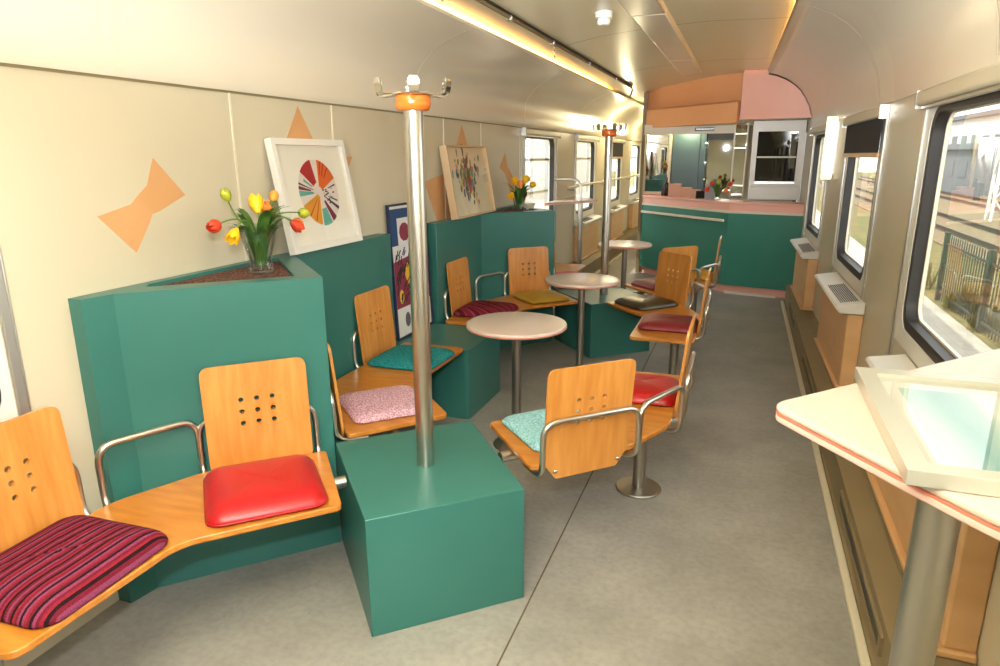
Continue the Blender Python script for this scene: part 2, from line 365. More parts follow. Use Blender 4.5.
MB().lathe([(.012,-.075),(.034,-.072),(.042,-.06),(.042,-.045),(.036,-.042),(.036,-.036),(.052,-.032),(.054,-.012),(.050,0.006)],(-.93,4.55,2.468),24).build('detector_body',M['plastic'],sd,smooth=True)
MB().lathe([(.05,0),(.058,0.0),(.058,.012),(.05,.014)],(-.93,4.55,2.462),24).build('detector_base',M['plastic'],sd,smooth=True)

# ------------------------------------------------------------------ windows
def window(n, x, sgn, y0, y1, mid=False, fw=.075):
    w=bpy.data.objects.new('window_%d'%n,None); COL.objects.link(w); w['kind']='structure'; b=(x,(y0+y1)/2,WZ0); w.location=b; w['_b']=b
    mp=lambda a,c,d:(x+sgn*d,a,c)
    gw=fw+(.043 if sgn>0 else .023)
    def loop(i,r): return rrect(y0+i,y1-i,WZ0+i,WZ1-i*.55,r,6)
    MB().ring(loop(0,.004),loop(fw,.10),-.004,.05,mp).build('window_frame',M['white'],w,smooth=True,angle=.5)
    MB().ring(loop(fw-.002,.10),loop(gw,.085),.0,.046,mp).build('window_gasket',M['rubber'],w,smooth=True,angle=.5)
    MB().ring(loop(gw-.002,.085),loop(gw+.01,.08),.044,.056,mp).build('inner_bead',M['cream'],w,smooth=True,angle=.5)
    g=MB(); lp=loop(gw+.002,.08); g.add([mp(*p,.051) for p in lp],[tuple(range(len(lp)))])
    g.build('window_pane',M['glass'],w)
    for ya in (y0-.035,y1+.005):
        xs=sorted((x,x-sgn*.012)); MB().box(xs[0],xs[1],ya,ya+.03,WZ0-.16,WZ1+.02).build('aluminium_trim',M['alu'],w,bevel=.003)
    if mid:
        xs=sorted((x+sgn*.055,x+sgn*.08)); MB().box(xs[0],xs[1],y0+.1,y1-.1,1.545,1.575).build('transom_bar',M['cream'],w,bevel=.004)
    return w
k=1
for a in WR: window(k,XR,1,*a); k+=1
for a in WL: window(k,XL,-1,*a,mid=a[0]>6,fw=.032 if a[0]==0. else .075); k+=1
# roller blind boxes over the windows
def blind(x,sgn,y0,y1,label,drop=0.):
    t=thing('roller_blind',label,'roller blind',(x-sgn*.03,(y0+y1)/2,1.84),'roller blind boxes over the windows')
    xs=sorted((x-.002*sgn,x-sgn*.05)); MB().box(xs[0],xs[1],y0-.03,y1+.03,1.80,1.862).build('blind_box',M['wall'],t,bevel=.012,seg=3)
    for ya in (y0-.036,y1+.03):
        MB().box(xs[0],xs[1],ya,ya+.006,1.79,1.865).build('end_bracket',M['alu'],t)
    xa=x-sgn*.022
    if drop:
        MB().box(xa-.0015,xa+.0015,y0+.01,y1-.01,1.80-drop,1.80).build('blind_cloth',M['blind'],t)
        MB().box(xa-.008,xa+.008,y0,y1,1.80-drop-.028,1.80-drop).build('bottom_bar',M['casing'],t,bevel=.004)
    else:
        MB().box(xa-.008,xa+.008,y0,y1,1.785,1.80).build('bottom_bar',M['alu'],t,bevel=.003)
blind(XR,1,*WR[3],'rolled-up beige blind box over the large window nearest the camera on the right')
blind(XR,1,*WR[4],'roller blind with dark cloth pulled partly down over the middle right window',.19)
blind(XR,1,*WR[5],'rolled-up beige blind box over the right window next to the bar')
blind(XL,-1,*WL[3],'rolled-up blind box over the left window behind the vase of yellow tulips')
blind(XL,-1,*WL[4],'rolled-up blind box over the left window behind the standing table')
blind(XL,-1,*WL[5],'roller blind with grey cloth partly down on the left window beyond the far coat stand',.22)
def add_sun_blind(y0,y1,label):  # unseen blind, added to keep a sun patch off the near floor
    t=thing('window_blind',label,'roller blind',(XL-.05,(y0+y1)/2,WZ1-.1),'added blinds that keep the sun out near the camera')
    MB().box(XL-.052,XL-.050,y0+.1,y1-.1,WZ0+.1,WZ1-.07).build('blind_cloth',M['blind'],t)
    MB().tube([(XL-.051,y0+.1,WZ1-.08),(XL-.051,y1-.1,WZ1-.08)],.01,8).build('blind_roller',M['alu'],t,smooth=True)
add_sun_blind(*WL[2],'added dark blind that keeps the sun out of the nearest left window')
# ------------------------------------------------------------------ heater duct along both walls
def heater(x0,sgn,y0,y1,name):
    # profile: strip on floor, front face, bevel, top
    X=lambda d:x0-sgn*d
    prof=[(XR+.0 if sgn>0 else XL,.0),(X(.205),0),(X(.205),.03),(X(.195),.035),(X(.195),.20),(X(.115),.232),(XR if sgn>0 else XL,.235)]
    mb=sweep(prof,y0,y1,True); o=struct(mb.build(name,M['duct'])); return o
heater(XR,1,-4.9,8.0,'baseboard_right')
xs=XR-.205
struct(MB().box(xs-.03,xs,-4.9,8.0,0,.022).build('trim_%d'%ns,M['pale_seam'],bevel=.004)); ns+=1
struct(MB().box(XR-.112,XR,-4.9,8.0,.234,.2375).build('trim_%d'%ns,M['duct_top'])); ns+=1
for a,b in ((2.05,3.05),(4.3,5.3),(6.4,7.2)):
    g=thing('heater_grille','dark recessed grille slot in the heater duct %s'%('by the standing table' if a<3 else 'below the middle right window' if a<5 else 'close to the bar'),'grille',(xs,(a+b)/2,.11),'grilles in the heater duct')
    lp=rrect(a,b,.09,.165,.004,1); li=rrect(a+.03,b-.03,.104,.151,.004,1)
    MB().ring(lp,li,0,.012,lambda p,q,d:(xs+.012-d,p,q)).build('grille_frame',M['duct'],g)
    MB().box(xs+.004,xs+.0095,a+.02,b-.02,.10,.155).build('grille_back',M['black'],g)
heater(XL,-1,6.3,Y1,'baseboard_left')
struct(MB().box(XL+.205,XL+.235,6.3,Y1,0,.022).build('trim_%d'%ns,M['pale_seam'],bevel=.004)); ns+=1

# radiator casings below the windows, each with a vent sill
def casing(x,sgn,y0,y1,label,vlabel,grp):
    t=thing('radiator_casing',label,'radiator casing',(x-sgn*.05,(y0+y1)/2,.237),'peach radiator casings below the windows')
    xa,xb=sorted((x-sgn*.001,x-sgn*.085)); MB().box(xa,xb,y0,y1,.262,.70).build('casing_body',M['casing'],t,bevel=.006)
    xa,xb=sorted((x-sgn*.001,x-sgn*.105)); MB().box(xa,xb,y0-.015,y1+.015,.238,.262).build('casing_foot',M['casing'],t,bevel=.006)
    v=thing('vent_sill',vlabel,'vent',(x-sgn*.06,(y0+y1)/2,.72),grp)
    X=lambda d:x-sgn*d
    pr=[(X(.004),.705),(X(.135),.705),(X(.16),.735),(X(.15),.75),(X(.004),.775)]
    sweep(pr,y0-.03,y1-.02,True).build('sill_body',M['white'],v,bevel=.006)
    mb=MB(); n=9
    for i in range(n):
        d=.03+i*.011
        zz=.775-.025*(d-.004)/.146
        mb.box(*sorted((X(d),X(d+.0055))),y0+.05,y0+.62,zz-.002,zz+.0022)
    mb.build('grille_slots',M['black'],v)
for i,(a,lab,vl) in enumerate(((WR[3],'peach radiator casing under the big window behind the standing table','white vent sill under the big window nearest the camera'),(WR[4],'peach radiator casing under the middle right window with the dark blind','white vent sill with slotted grille under the middle right window'),(WR[5],'peach radiator casing under the right window next to the bar','white vent sill under the right window next to the bar'))):
    casing(XR,1,a[0]-.1,a[1]-.25,lab,vl,'vent sills under the windows')
for i,(a,lab,vl) in enumerate(((WL[4],'peach radiator casing on the left wall behind the standing table','white vent sill under the left window behind the standing table'),(WL[5],'peach radiator casing on the left wall under the window with the grey blind','white vent sill on the left under the window with the grey blind'),(WL[6],'peach radiator casing at the far end of the left wall beside the bar','white vent sill at the far end of the left wall'))):
    casing(XL,-1,a[0]+.05,a[1]-.05,lab,vl,'vent sills under the windows')
# wall lamp
wl=thing('wall_lamp','lit white capsule lamp on the right wall between two windows','lamp',(XR-.04,6.28,1.65))
mb=MB(); lp=rrect(6.24,6.33,1.40,1.90,.044,8); n=len(lp)
mb.ring(lp,rrect(6.252,6.318,1.412,1.888,.032,8),0,.075,lambda a,b,d:(XR-.01-d,a,b)); 
li=rrect(6.252,6.318,1.412,1.888,.032,8); mb.add([(XR-.085,a,b) for a,b in li],[tuple(range(len(li)))])
mb.build('lamp_diffuser',M['lamp'],wl,smooth=True,angle=.7)
MB().prism(rrect(6.245,6.325,1.41,1.89,.039,6),0,.012).xf(Matrix(((0,0,-1,XR),(1,0,0,0),(0,1,0,0),(0,0,0,1)))).build('lamp_base',M['alu'],wl)
# small wall marking between the near windows, a faint worn sticker
tag(MB().box(XR-.0015,XR,3.83,3.95,1.545,1.556).add([(XR-.0016,3.98,1.54),(XR-.0016,4.05,1.54),(XR-.0016,4.05,1.552),(XR-.0016,3.98,1.552)],[(0,1,2,3)]).build('worn_sticker',M['dark_seam'],base=(XR,3.93,1.55)),'worn dark sticker mark on the right wall between the two near windows','sticker')

# ------------------------------------------------------------------ fixed green joinery
CX=-1.08; CY=(2.15,5.63)
def pier(cy,sy,label):
    c=lambda x,y:(x,cy+sy*y)
    t=thing('planter_pier',label,'planter',(-1.85,cy,0))
    outer=[(XL+.002,-.585),(-2.02,-.585),(-2.0,-.48),(-1.510,.03),(-2.0,.52),(XL+.002,.52)]
    outer=[c(*p) for p in outer]
    inner=[c(*p) for p in [(XL+.045,-.30),(-2.0,-.345),(-1.63,.02),(-2.0,.40),(XL+.045,.36)]]
    mb=MB(); mb.prism(outer,0,1.10); 
    # rim ring around the recess
    a=outer; vs=[(p[0],p[1],1.10) for p in a]+[(p[0],p[1],1.15) for p in a]+[(p[0],p[1],1.12) for p in inner]+[(p[0],p[1],1.15) for p in inner]
    na,ni=len(a),len(inner)
    tris=delaunay_2d_cdt([Vector(p) for p in a+inner],[(i,(i+1)%na) for i in range(na)]+[(na+i,na+(i+1)%ni) for i in range(ni)],[],0,1e-6)
    def inside(p,poly):
        r=False
        for i in range(len(poly)):
            x1,y1=poly[i];x2,y2=poly[i-1]
            if (y1>p[1])!=(y2>p[1]) and p[0]<(x2-x1)*(p[1]-y1)/(y2-y1)+x1: r=not r
        return r
    tv=tris[0]
    for fc in tris[2]:
        cc=sum((tv[i] for i in fc),Vector((0,0)))/len(fc)
        if inside(cc,a) and not inside(cc,inner): mb.add([(*tv[i],1.15) for i in fc],[tuple(range(len(fc)))])
    for i in range(na): j=(i+1)%na; mb.add([(*a[i],1.10),(*a[j],1.10),(*a[j],1.15),(*a[i],1.15)],[(0,1,2,3)])
    for i in range(ni): j=(i+1)%ni; mb.add([(*inner[i],1.10),(*inner[j],1.10),(*inner[j],1.15),(*inner[i],1.15)],[(0,1,2,3)])
    mb.build('pier_body',M['green'],t)
    g=MB(); g.prism(inner,1.102,1.136); go=g.build('gravel_bed',M['gravel'],t); go['kind']='stuff'; go['label']='dark red granulate filling the planter'
    return t
pier(CY[0],1,'near green triangular planter pier holding the vase of mixed tulips')
pier(CY[1],-1,'far green triangular planter pier holding the vase of yellow tulips')
def panel(y0,y1,label):
    return tag(MB().box(XL+.002,-1.99,y0,y1,0,1.15).build('partition_panel',M['green'],bevel=.003,base=(-2.03,(y0+y1)/2,0)),label,'partition')
panel(2.672,3.60,'low dark green wall partition behind the teal and pink cushions')
panel(4.25,5.108,'low dark green wall partition behind the framed bouquet picture')
# corner box between the two partitions
tag(MB().prism(roundpoly([(XL+.002,3.64),(-1.51,3.64),(-1.51,4.22),(XL+.002,4.22)],[0,.035,.02,0]),0,.45).build('plinth_box',M['green'],bevel=.003,base=(-1.8,3.93,0)),'low green box against the left wall with the tall poster on it','plinth box','green plinth boxes')
def block(cy,label):
    p=[(CX-.44,cy+.05),(CX,cy+.465),(CX+.425,cy-.07),(CX-.002,cy-.45)]
    return tag(MB().prism(p,0,.45).build('plinth_box',M['green'],bevel=.003,base=(CX,cy,0)),label,'plinth box','green plinth boxes')
block(CY[0],'green diamond plinth box in front carrying the near coat stand')
block(CY[1],'green diamond plinth box further back carrying the far coat stand')

# ------------------------------------------------------------------ coat stands
def coat_stand(cy,label):
    t=thing('coat_stand',label,'coat stand',(CX,cy,.45),'steel coat stands on the plinth boxes')
    MB().tube([(CX,cy,.4505),(CX,cy,1.77)],.0335,24).build('pole',M['steel'],t,smooth=True,angle=.8)
    MB().lathe([(.036,1.748),(.052,1.749),(.058,1.757),(.061,1.769),(.061,1.788),(.057,1.797),(.036,1.798)],(CX,cy,0),36).build('wooden_collar',M['orange_wood'],t,smooth=True,angle=.9)
    MB().lathe([(.03,1.7985),(.066,1.7985),(.069,1.802),(.066,1.806),(.03,1.807),(.001,1.808)],(CX,cy,0),32).build('hook_plate',M['chrome'],t,smooth=True,angle=.9)
    for q in range(6):
        a=math.radians(-62+60*q)
        mb=MB(); R=Matrix.Translation((CX,cy,0))@Matrix.Rotation(a,4,'Z')
        w=.017
        path=[(.055,1.803),(.112,1.797),(.128,1.801),(.131,1.818),(.133,1.836),(.130,1.848)]
        wd=[.02,.014,.014,.018,.02,.012]
        vs=[]
        for (r,z),h in zip(path,wd):
            for dy in (-h,h): vs += [(r,dy,z-.0025),(r,dy,z+.0025)] if r<.12 else [(r-.003,dy,z),(r+.003,dy,z)]
        fs=[]
        for i in range(len(path)-1):
            o=i*4; n=o+4
            fs += [(o,o+2,n+2,n),(o+1,n+1,n+3,o+3),(o,n,n+1,o+1),(o+2,o+3,n+3,n+2)]
        fs += [(0,1,3,2),(len(vs)-4,len(vs)-2,len(vs)-1,len(vs)-3)]
        mb.add(vs,fs).xf(R); mb.build('hook',M['chrome'],t,bevel=.001,seg=1)
        sc=R@Vector((.055,0,1.807)); s=MB(); uvball(s,sc,.007,8,4,(1,1,.5)); s.build('screw',M['chrome'],t,smooth=True)
coat_stand(CY[0],'steel coat stand with orange wooden collar on the near plinth box')
coat_stand(CY[1]+.03,'steel coat stand with orange wooden collar on the far plinth box')

# ------------------------------------------------------------------ benches
ST=.472; TH=.022
def plate_mesh(w, h, r=.035):
    """flat plywood plate with 3x3 holes in local (u,z): u in -w/2..w/2, z 0..h"""
    out=roundpoly([(-w*.36,0),(w*.36,0),(w*.495,h*.15),(w/2,h),(-w/2,h),(-w*.495,h*.15)],[.012,.012,.05,r,r,.05],5)
    pts=[Vector(p) for p in out]; n=len(pts); edges=[(i,(i+1)%n) for i in range(n)]; holes=[]
    for i in range(3):
        for j in range(3):
            c=((i-1)*.056,h*.60+(j-1)*.045); o=len(pts); lp=[]
            for k in range(10):
                a=2*PI*k/10; lp.append((c[0]+.0095*math.cos(a),c[1]+.0095*math.sin(a)))
            pts += [Vector(p) for p in lp]; edges += [(o+k,o+(k+1)%10) for k in range(10)]; holes.append(c)
    # extra interior points to let the plate bend
    for zi in range(1,12):
        z=h*zi/12
        for ui in range(-3,4):
            u=ui*w*.14
            if abs(u)<w*.34 and all((u-c[0])**2+(z-c[1])**2>.018**2 for c in holes): pts.append(Vector((u,z)))
    V,E_,F_=delaunay_2d_cdt(pts,edges,[],0,1e-7)[:3]
    F=[]
    for fc in F_:
        cc=sum((V[i] for i in fc),Vector((0,0)))/len(fc)
        if any((cc.x-c[0])**2+(cc.y-c[1])**2<.0092**2 for c in holes): continue
        F.append(fc)
    return V,F
PLV,PLF=plate_mesh(.378,.45)
def backrest(parent, C, d, nrm, zb=.405):
    """C rear edge centre, d unit along the edge, nrm unit outward (backward)"""
    def bend(u,z):
        t=z/.45
        off=.004+.038*t**1.3                                # lean back
        wrap=-.006*(abs(u)/.21)**2                     # slight dish
        return Vector((C[0]+d[0]*u+nrm[0]*(off+wrap), C[1]+d[1]*u+nrm[1]*(off+wrap), zb+z))
    th=.012
    mb=MB(); n=len(PLV)
    fr=[bend(p.x,p.y) for p in PLV]; bk=[q+Vector((nrm[0]*th,nrm[1]*th,0)) for q in fr]
    fs=[tuple(f) for f in PLF]+[tuple(i+n for i in f[::-1]) for f in PLF]
    cnt={}
    for f in PLF:
        for i in range(len(f)):
            e=(f[i],f[(i+1)%len(f)]); cnt[e]=1
    for (a,b) in list(cnt):
        if (b,a) not in cnt: fs.append((b,a,a+n,b+n))
    mb.add(fr+bk,fs); o=mb.build('backrest',M['plyback'],parent,smooth=True,angle=.6)
    for u in (-.14,.14):
        s=MB(); p=bend(u,.032); uvball(s,p+Vector((nrm[0]*(th+.001),nrm[1]*(th+.001),0)),.009,10,6); s.build('screw',M['chrome'],o,smooth=True)
        s=MB(); uvball(s,p,.004,8,6); s.build('screw',M['chrome'],o,smooth=True)
    return o
def utube(parent, A, B, nrm, inn, top=.655, lean=.006):
    """steel loop: from under the seat at A up, over and down to B"""
    A=Vector((*A,0)); B=Vector((*B,0)); n=Vector((*nrm,0)); d=(B-A).normalized()
    zl=ST-.035
    P=[A-n*inn+Vector((0,0,zl)), A+n*.046+Vector((0,0,zl)), A+n*(.046+lean)+Vector((0,0,top)), B+n*(.046+lean)+Vector((0,0,top)), B+n*.046+Vector((0,0,zl)), B-n*inn+Vector((0,0,zl))]
    return MB().tube(arc_path(P,.065,7),.0115,12).build('steel_loop',M['steel'],parent,smooth=True,angle=.9)
def bench(cx,cy,sx,sy,label,end=-1.36,pedestal=False,pc=-1.0):
    W=lambda x,y:(cx+sx*x,cy+sy*y)
    t=thing('bench_seat',label,'bench',(cx+sx*-.6,cy+sy*-.7,0),'plywood double benches with steel loops')
    f0,r0,rb,r2=(-.105,-.42),(-.405,-.065),(-.725,-.375),(-.855,-.66)
    re,fe,fi=(-.855,end),(-.45,end),(-.45,-.78)
    poly=[f0,r0,rb,r2,re,fe,fi]
    pl=roundpoly([W(*p) for p in poly],[.03,.02,.25,.25,.03,.045,.16],6)
    MB().prism(pl,ST-TH,ST).build('seat',M['ply'],t,bevel=.004)
    def dirs(a,b):
        d=(Vector(b)-Vector(a)).normalized(); return d
    def V2(v): return (sx*v[0],sy*v[1])
    # first seat (45 degrees)
    a,b=Vector(r0),Vector(rb); d=(b-a).normalized(); nn=Vector((-d.y,d.x)); 
    if nn.dot(Vector((-1,1)))<0: nn=-nn
    c=(a+b)/2+d*.014
    backrest(t,W(*c),V2(d),V2(nn))
    utube(t,W(*(c-d*.212)),W(*(c+d*.212)),V2(nn),.09)
    # corner loop
    a2,b2=Vector(rb)+Vector((.005,.012)),Vector(r2)+Vector((0,-.01)); d2=(b2-a2).normalized(); n2=Vector((-d2.y,d2.x))
    if n2.dot(Vector((-1,1)))<0: n2=-n2
    utube(t,W(*(a2)),W(*(b2)),V2(n2),.09,top=.66)
    # second seat
    L=abs(end)-.70; yc=-.70-L/2-.0; d3=Vector((0,-1)); n3=Vector((-1,0)); c3=Vector((-.855,pc))
    backrest(t,W(*c3),V2(d3),V2(n3))
    utube(t,W(*(c3-d3*.215)),W(*(c3+d3*.215)),V2(n3),.09)
    # stub joining the plinth box
    s0=Vector(f0)*.45+Vector(r0)*.55; dirb=Vector((.707,.707))
    p0=W(*(s0-dirb*.05)); p1=W(*(s0+dirb*.045))
    MB().tube([(*p0,ST-TH-.024),(*p1,ST-TH-.024)],.022,16).build('mounting_stub',M['steel'],t,smooth=True,angle=.8)
    # supporting bar under the seat
    q=[W(-.33,-.37),W(-.56,-.62),W(-.66,-.80),W(-.66,end+.15)]
    MB().tube(arc_path([(*p,ST-TH-.018) for p in q],.1),.016,10).build('support_bar',M['steel_d'],t,smooth=True,angle=.8)
    if pedestal:
        px,py=W(-.70,-.935)
        p=MB().tube([(px,py,.015),(px,py,ST-TH-.002)],.030,20).build('pedestal',M['steel_d'],t,smooth=True,angle=.8)
        MB().lathe([(.02,.0),(.110,.0),(.112,.006),(.108,.011),(.034,.016)],(px,py,0),36).build('base_disc',M['steel_d'],p,smooth=True,angle=.8)
        MB().lathe([(.031,.0),(.043,.002),(.043,.05),(.031,.052)],(px,py,ST-TH-.09),24).build('clamp',M['steel_d'],p,smooth=True,angle=.8)
    else:
        px,py=W(-.86,end+.2)
        MB().tube([(px,py,0.),(px,py,ST-TH-.002)],.012,10).build('strut',M['steel_d'],t,smooth=True,angle=.8)
    return W
W_A=bench(CX,CY[0],1,1,'front left double plywood bench with striped and red cushions by the near pier',end=-1.29,pc=-.945)
W_B=bench(CX,CY[0]+.03,1,-1,'double plywood bench with pink and teal cushions along the left partition',end=-1.45,pc=-1.15)
W_D=bench(CX,CY[0],-1,-1,'aisle double plywood bench with pale blue and red cushions on a steel pedestal',end=-1.36,pedestal=True)
W_C=bench(CX,CY[1]-.03,1,1,'left double plywood bench with dark striped and mustard cushions behind the tables',end=-1.38,pc=-1.03)
W_E=bench(CX,CY[1],-1,1,'aisle double plywood bench with dark olive and burgundy cushions by the far plinth box',end=-1.42,pedestal=True)
W_F=bench(CX,CY[1],-1,-1,'furthest aisle double plywood bench facing the bar with a burgundy and a yellow cushion',pedestal=True)
W_G=bench(CX,CY[1]+.03,1,-1,'furthest left double plywood bench behind the far pier with a coral cushion')

# ------------------------------------------------------------------ cushions
def cushion(name,label,m,pos,ang,w=.36,d=.36,h=.045,r=.05,sag=.0,piping=None,grp='loose seat cushions on the benches'):
    mb=MB(); lp=rrect(-w/2,w/2,-d/2,d/2,r,6); n=len(lp)
    prof=[(0.02,1.0),(.35,.985),(.6,.94),(.78,.83),(.89,.66),(.955,.45),(.99,.25),(1.0,.12),(.99,.0),(.93,-.06)]
    vs=[];fs=[]
    for s,z in prof:
        for p in lp:
            q=1-(1-s)*.0
            wob=.0025*math.sin(p[0]*31+p[1]*17)*(1-s*.5)
            vs.append((p[0]*s,p[1]*s,h*z+wob+.004))
    for i in range(len(prof)-1):
        for k in range(n): fs.append((i*n+k,i*n+(k+1)%n,(i+1)*n+(k+1)%n,(i+1)*n+k))
    fs.append(tuple(range(n))); fs.append(tuple((len(prof)-1)*n+k for k in range(n-1,-1,-1)))
    me=mb.add(vs,fs)
    o=me.build(name,m,smooth=True,angle=2.5,base=(0,0,0)); o.location=(*pos,ST+.0005); o.rotation_euler=(0,0,ang)
    tag(o,label,'cushion',grp)
    if piping:
        pm=MB(); lq=[(p[0]*1.0,p[1]*1.0,.004+h*.12) for p in lp]; pm.tube(lq+[lq[0]],.0035,6,cap=False)
        c=pm.build('piping',piping,None,smooth=True,angle=2.5); c.parent=o
    return o
def seat_angle(sx,sy):
    d=Vector((sx*-.72,sy*-.69)); return math.atan2(d.y,d.x)
S1=(-.42,-.385); S2=(-.665,-.985)
cushion('seat_cushion','red vinyl cushion on the front left bench beside the near plinth box',M['red_vinyl'],W_A(-.412,-.43),seat_angle(1,1),w=.38,d=.40,h=.055,piping=M['red_vinyl'])
cushion('seat_cushion','burgundy striped woven cushion at the bottom left corner of the photo',M['stripe'],W_A(-.65,-1.0),PI/2+.04,w=.44,d=.40,h=.06,r=.06)
cushion('seat_cushion','pale pink knitted cushion on the left bench behind the near coat stand',M['pink_knit'],W_B(-.43,-.42),seat_angle(1,-1),w=.38,d=.37,h=.035,r=.05)
cushion('seat_cushion','teal knitted cushion on the left bench next to the pink one',M['teal_knit'],W_B(-.64,-1.12),-PI/2,w=.40,d=.40,h=.04,r=.06)
cushion('seat_cushion','pale blue knitted cushion on the near aisle bench',M['sky_knit'],W_D(-.405,-.43),seat_angle(-1,-1),w=.37,d=.38,h=.04,r=.05)
cushion('seat_cushion','red vinyl cushion on the near aisle bench behind the pale blue one',M['red_vinyl'],W_D(-.665,-1.03),-PI/2,w=.37,d=.38,h=.055,piping=M['red_vinyl'])
cushion('seat_cushion','dark red diagonally striped cushion on the left bench behind the nearest round table',M['stripe2'],W_C(-.665,-1.03),PI/2,w=.42,d=.40,h=.055,r=.06)
cushion('seat_cushion','mustard vinyl cushion on the left bench by the far pier',M['mustard'],W_C(-.42,-.41),seat_angle(1,1),w=.37,d=.38,h=.04,piping=M['mustard'])
cushion('seat_cushion','shiny dark olive vinyl cushion beside the far plinth box',M['black_vinyl'],W_E(-.42,-.41),seat_angle(-1,1),w=.37,d=.38,h=.05,piping=M['black_vinyl'])
cushion('seat_cushion','burgundy vinyl cushion on the aisle bench next to the dark olive one',M['burgundy'],W_E(-.66,-1.05),PI/2,w=.37,d=.38,h=.055)
cushion('seat_cushion','burgundy cushion on the furthest aisle bench facing the bar',M['burgundy'],W_F(-.42,-.41),seat_angle(-1,-1),w=.37,d=.38,h=.05)
cushion('seat_cushion','yellow cushion on the furthest aisle bench by the aisle',M['yellow_cloth'],W_F(-.665,-1.0),-PI/2,w=.37,d=.38,h=.06)
cushion('seat_cushion','coral red cushion on the furthest left bench behind the far pier',M['coral_cloth'],W_G(-.42,-.41),seat_angle(1,-1),w=.37,d=.38,h=.06)

# ------------------------------------------------------------------ round tables
def round_table(x,y,label):
    t=thing('round_table',label,'table',(x,y,0),'round pale tables on steel legs')
    z=.72; r=.275
    mb=MB(); mb.lathe([(.02,z-.03),(r-.02,z-.03),(r-.006,z-.027),(r-.001,z-.021)],(x,y,0),56); mb.cur=0
    mb.build('table_underside',M['pinkedge'],t,smooth=True,angle=.7)
    MB().lathe([(r-.01,z-.0215),(r+.0005,z-.021),(r+.0005,z-.016),(r-.01,z-.0155)],(x,y,0),56).build('edge_line',M['pinkline'],t,smooth=True,angle=.7)
    MB().lathe([(r-.02,z-.0165),(r,z-.016),(r,z-.008),(r-.004,z-.002),(r-.012,z),(.02,z)],(x,y,0),56).build('tabletop',M['top'],t,smooth=True,angle=.7)
    MB().tube([(x,y,.012),(x,y,z-.03)],.0265,24).build('leg',M['steel_d'],t,smooth=True,angle=.8)
    MB().lathe([(.02,0),(.13,0),(.132,.006),(.126,.011),(.03,.014)],(x,y,0),40).build('base_disc',M['steel_d'],t,smooth=True,angle=.8)
    MB().lathe([(.02,z-.045),(.07,z-.042),(.075,z-.0305),(.02,z-.0302)],(x,y,0),24).build('mounting_plate',M['steel_d'],t,smooth=True,angle=.8)
round_table(-1.118,3.385,'nearest round pale table on a steel leg')
round_table(-1.085,4.82,'middle round pale table on a steel leg beside the mustard cushion')
round_table(-1.13,7.0,'furthest round pale table on a steel leg near the bar')

# ------------------------------------------------------------------ standing tables at the walls
def stand_table(xw,sgn,yt,label,high=False,td=.60):
    X=lambda d:xw-sgn*d
    z=1.10
    t=thing('standing_table',label,'standing table',(X(.35),yt-.2,0),'wall-mounted standing tables')
    poly=[(X(.003),yt+.68),(X(td),yt),(X(td-.195),yt-.265),(X(td-.29),yt-.39),(X(.003),yt-.70)]
    pl=roundpoly(poly,[0,.05,.5,.5,0],8)
    MB().prism(pl,z-.034,z-.019).build('table_underside',M['pinkedge'],t,bevel=.004)
    MB().prism([(X(.003) if abs(p[0]-X(.003))<.001 else p[0]+sgn*.001*0,p[1]) for p in pl],z-.0195,z-.0150).build('edge_line',M['pinkline'],t)
    MB().prism(pl,z-.0155,z).build('tabletop',M['top'],t,bevel=.006,seg=3)
    lx,ly=X(td-.255 if not high else .31),yt-.262
    if high:
        pth=[(lx,ly,z+.001),(lx,ly,1.34),(X(.012),ly,1.34)]
        MB().tube(arc_path(pth,.12,8),.014,12).build('bent_tube',M['steel'],t,smooth=True,angle=.9)
        MB().tube([(lx,ly,.006),(lx,ly,z-.034)],.028,24).build('leg',M['steel'],t,smooth=True,angle=.9)
        MB().lathe([(.001,0),(.035,0),(.035,.012),(.001,.012)],(0,0,0),20).xf(Matrix.Translation((xw,ly,1.34))@Matrix.Rotation(PI/2,4,'Y' )).build('wall_flange',M['steel'],t,smooth=True,angle=.8)
    else:
        MB().tube([(lx,ly,.006),(lx,ly,z-.034)],.0325,28).build('leg',M['steel_d'],t,smooth=True,angle=.9)
    MB().lathe([(.03,0),(.10,0),(.10,.008),(.035,.010)],(lx,ly,0),32).build('base_disc',M['steel_d'],t,smooth=True,angle=.8)
    return t
stand_table(XR,1,1.43,'pale pink standing table in the right foreground carrying a framed picture',td=.625)
stand_table(XL,-1,7.95,'pale standing table at the left wall windows with a bent steel tube',high=True,td=.46)
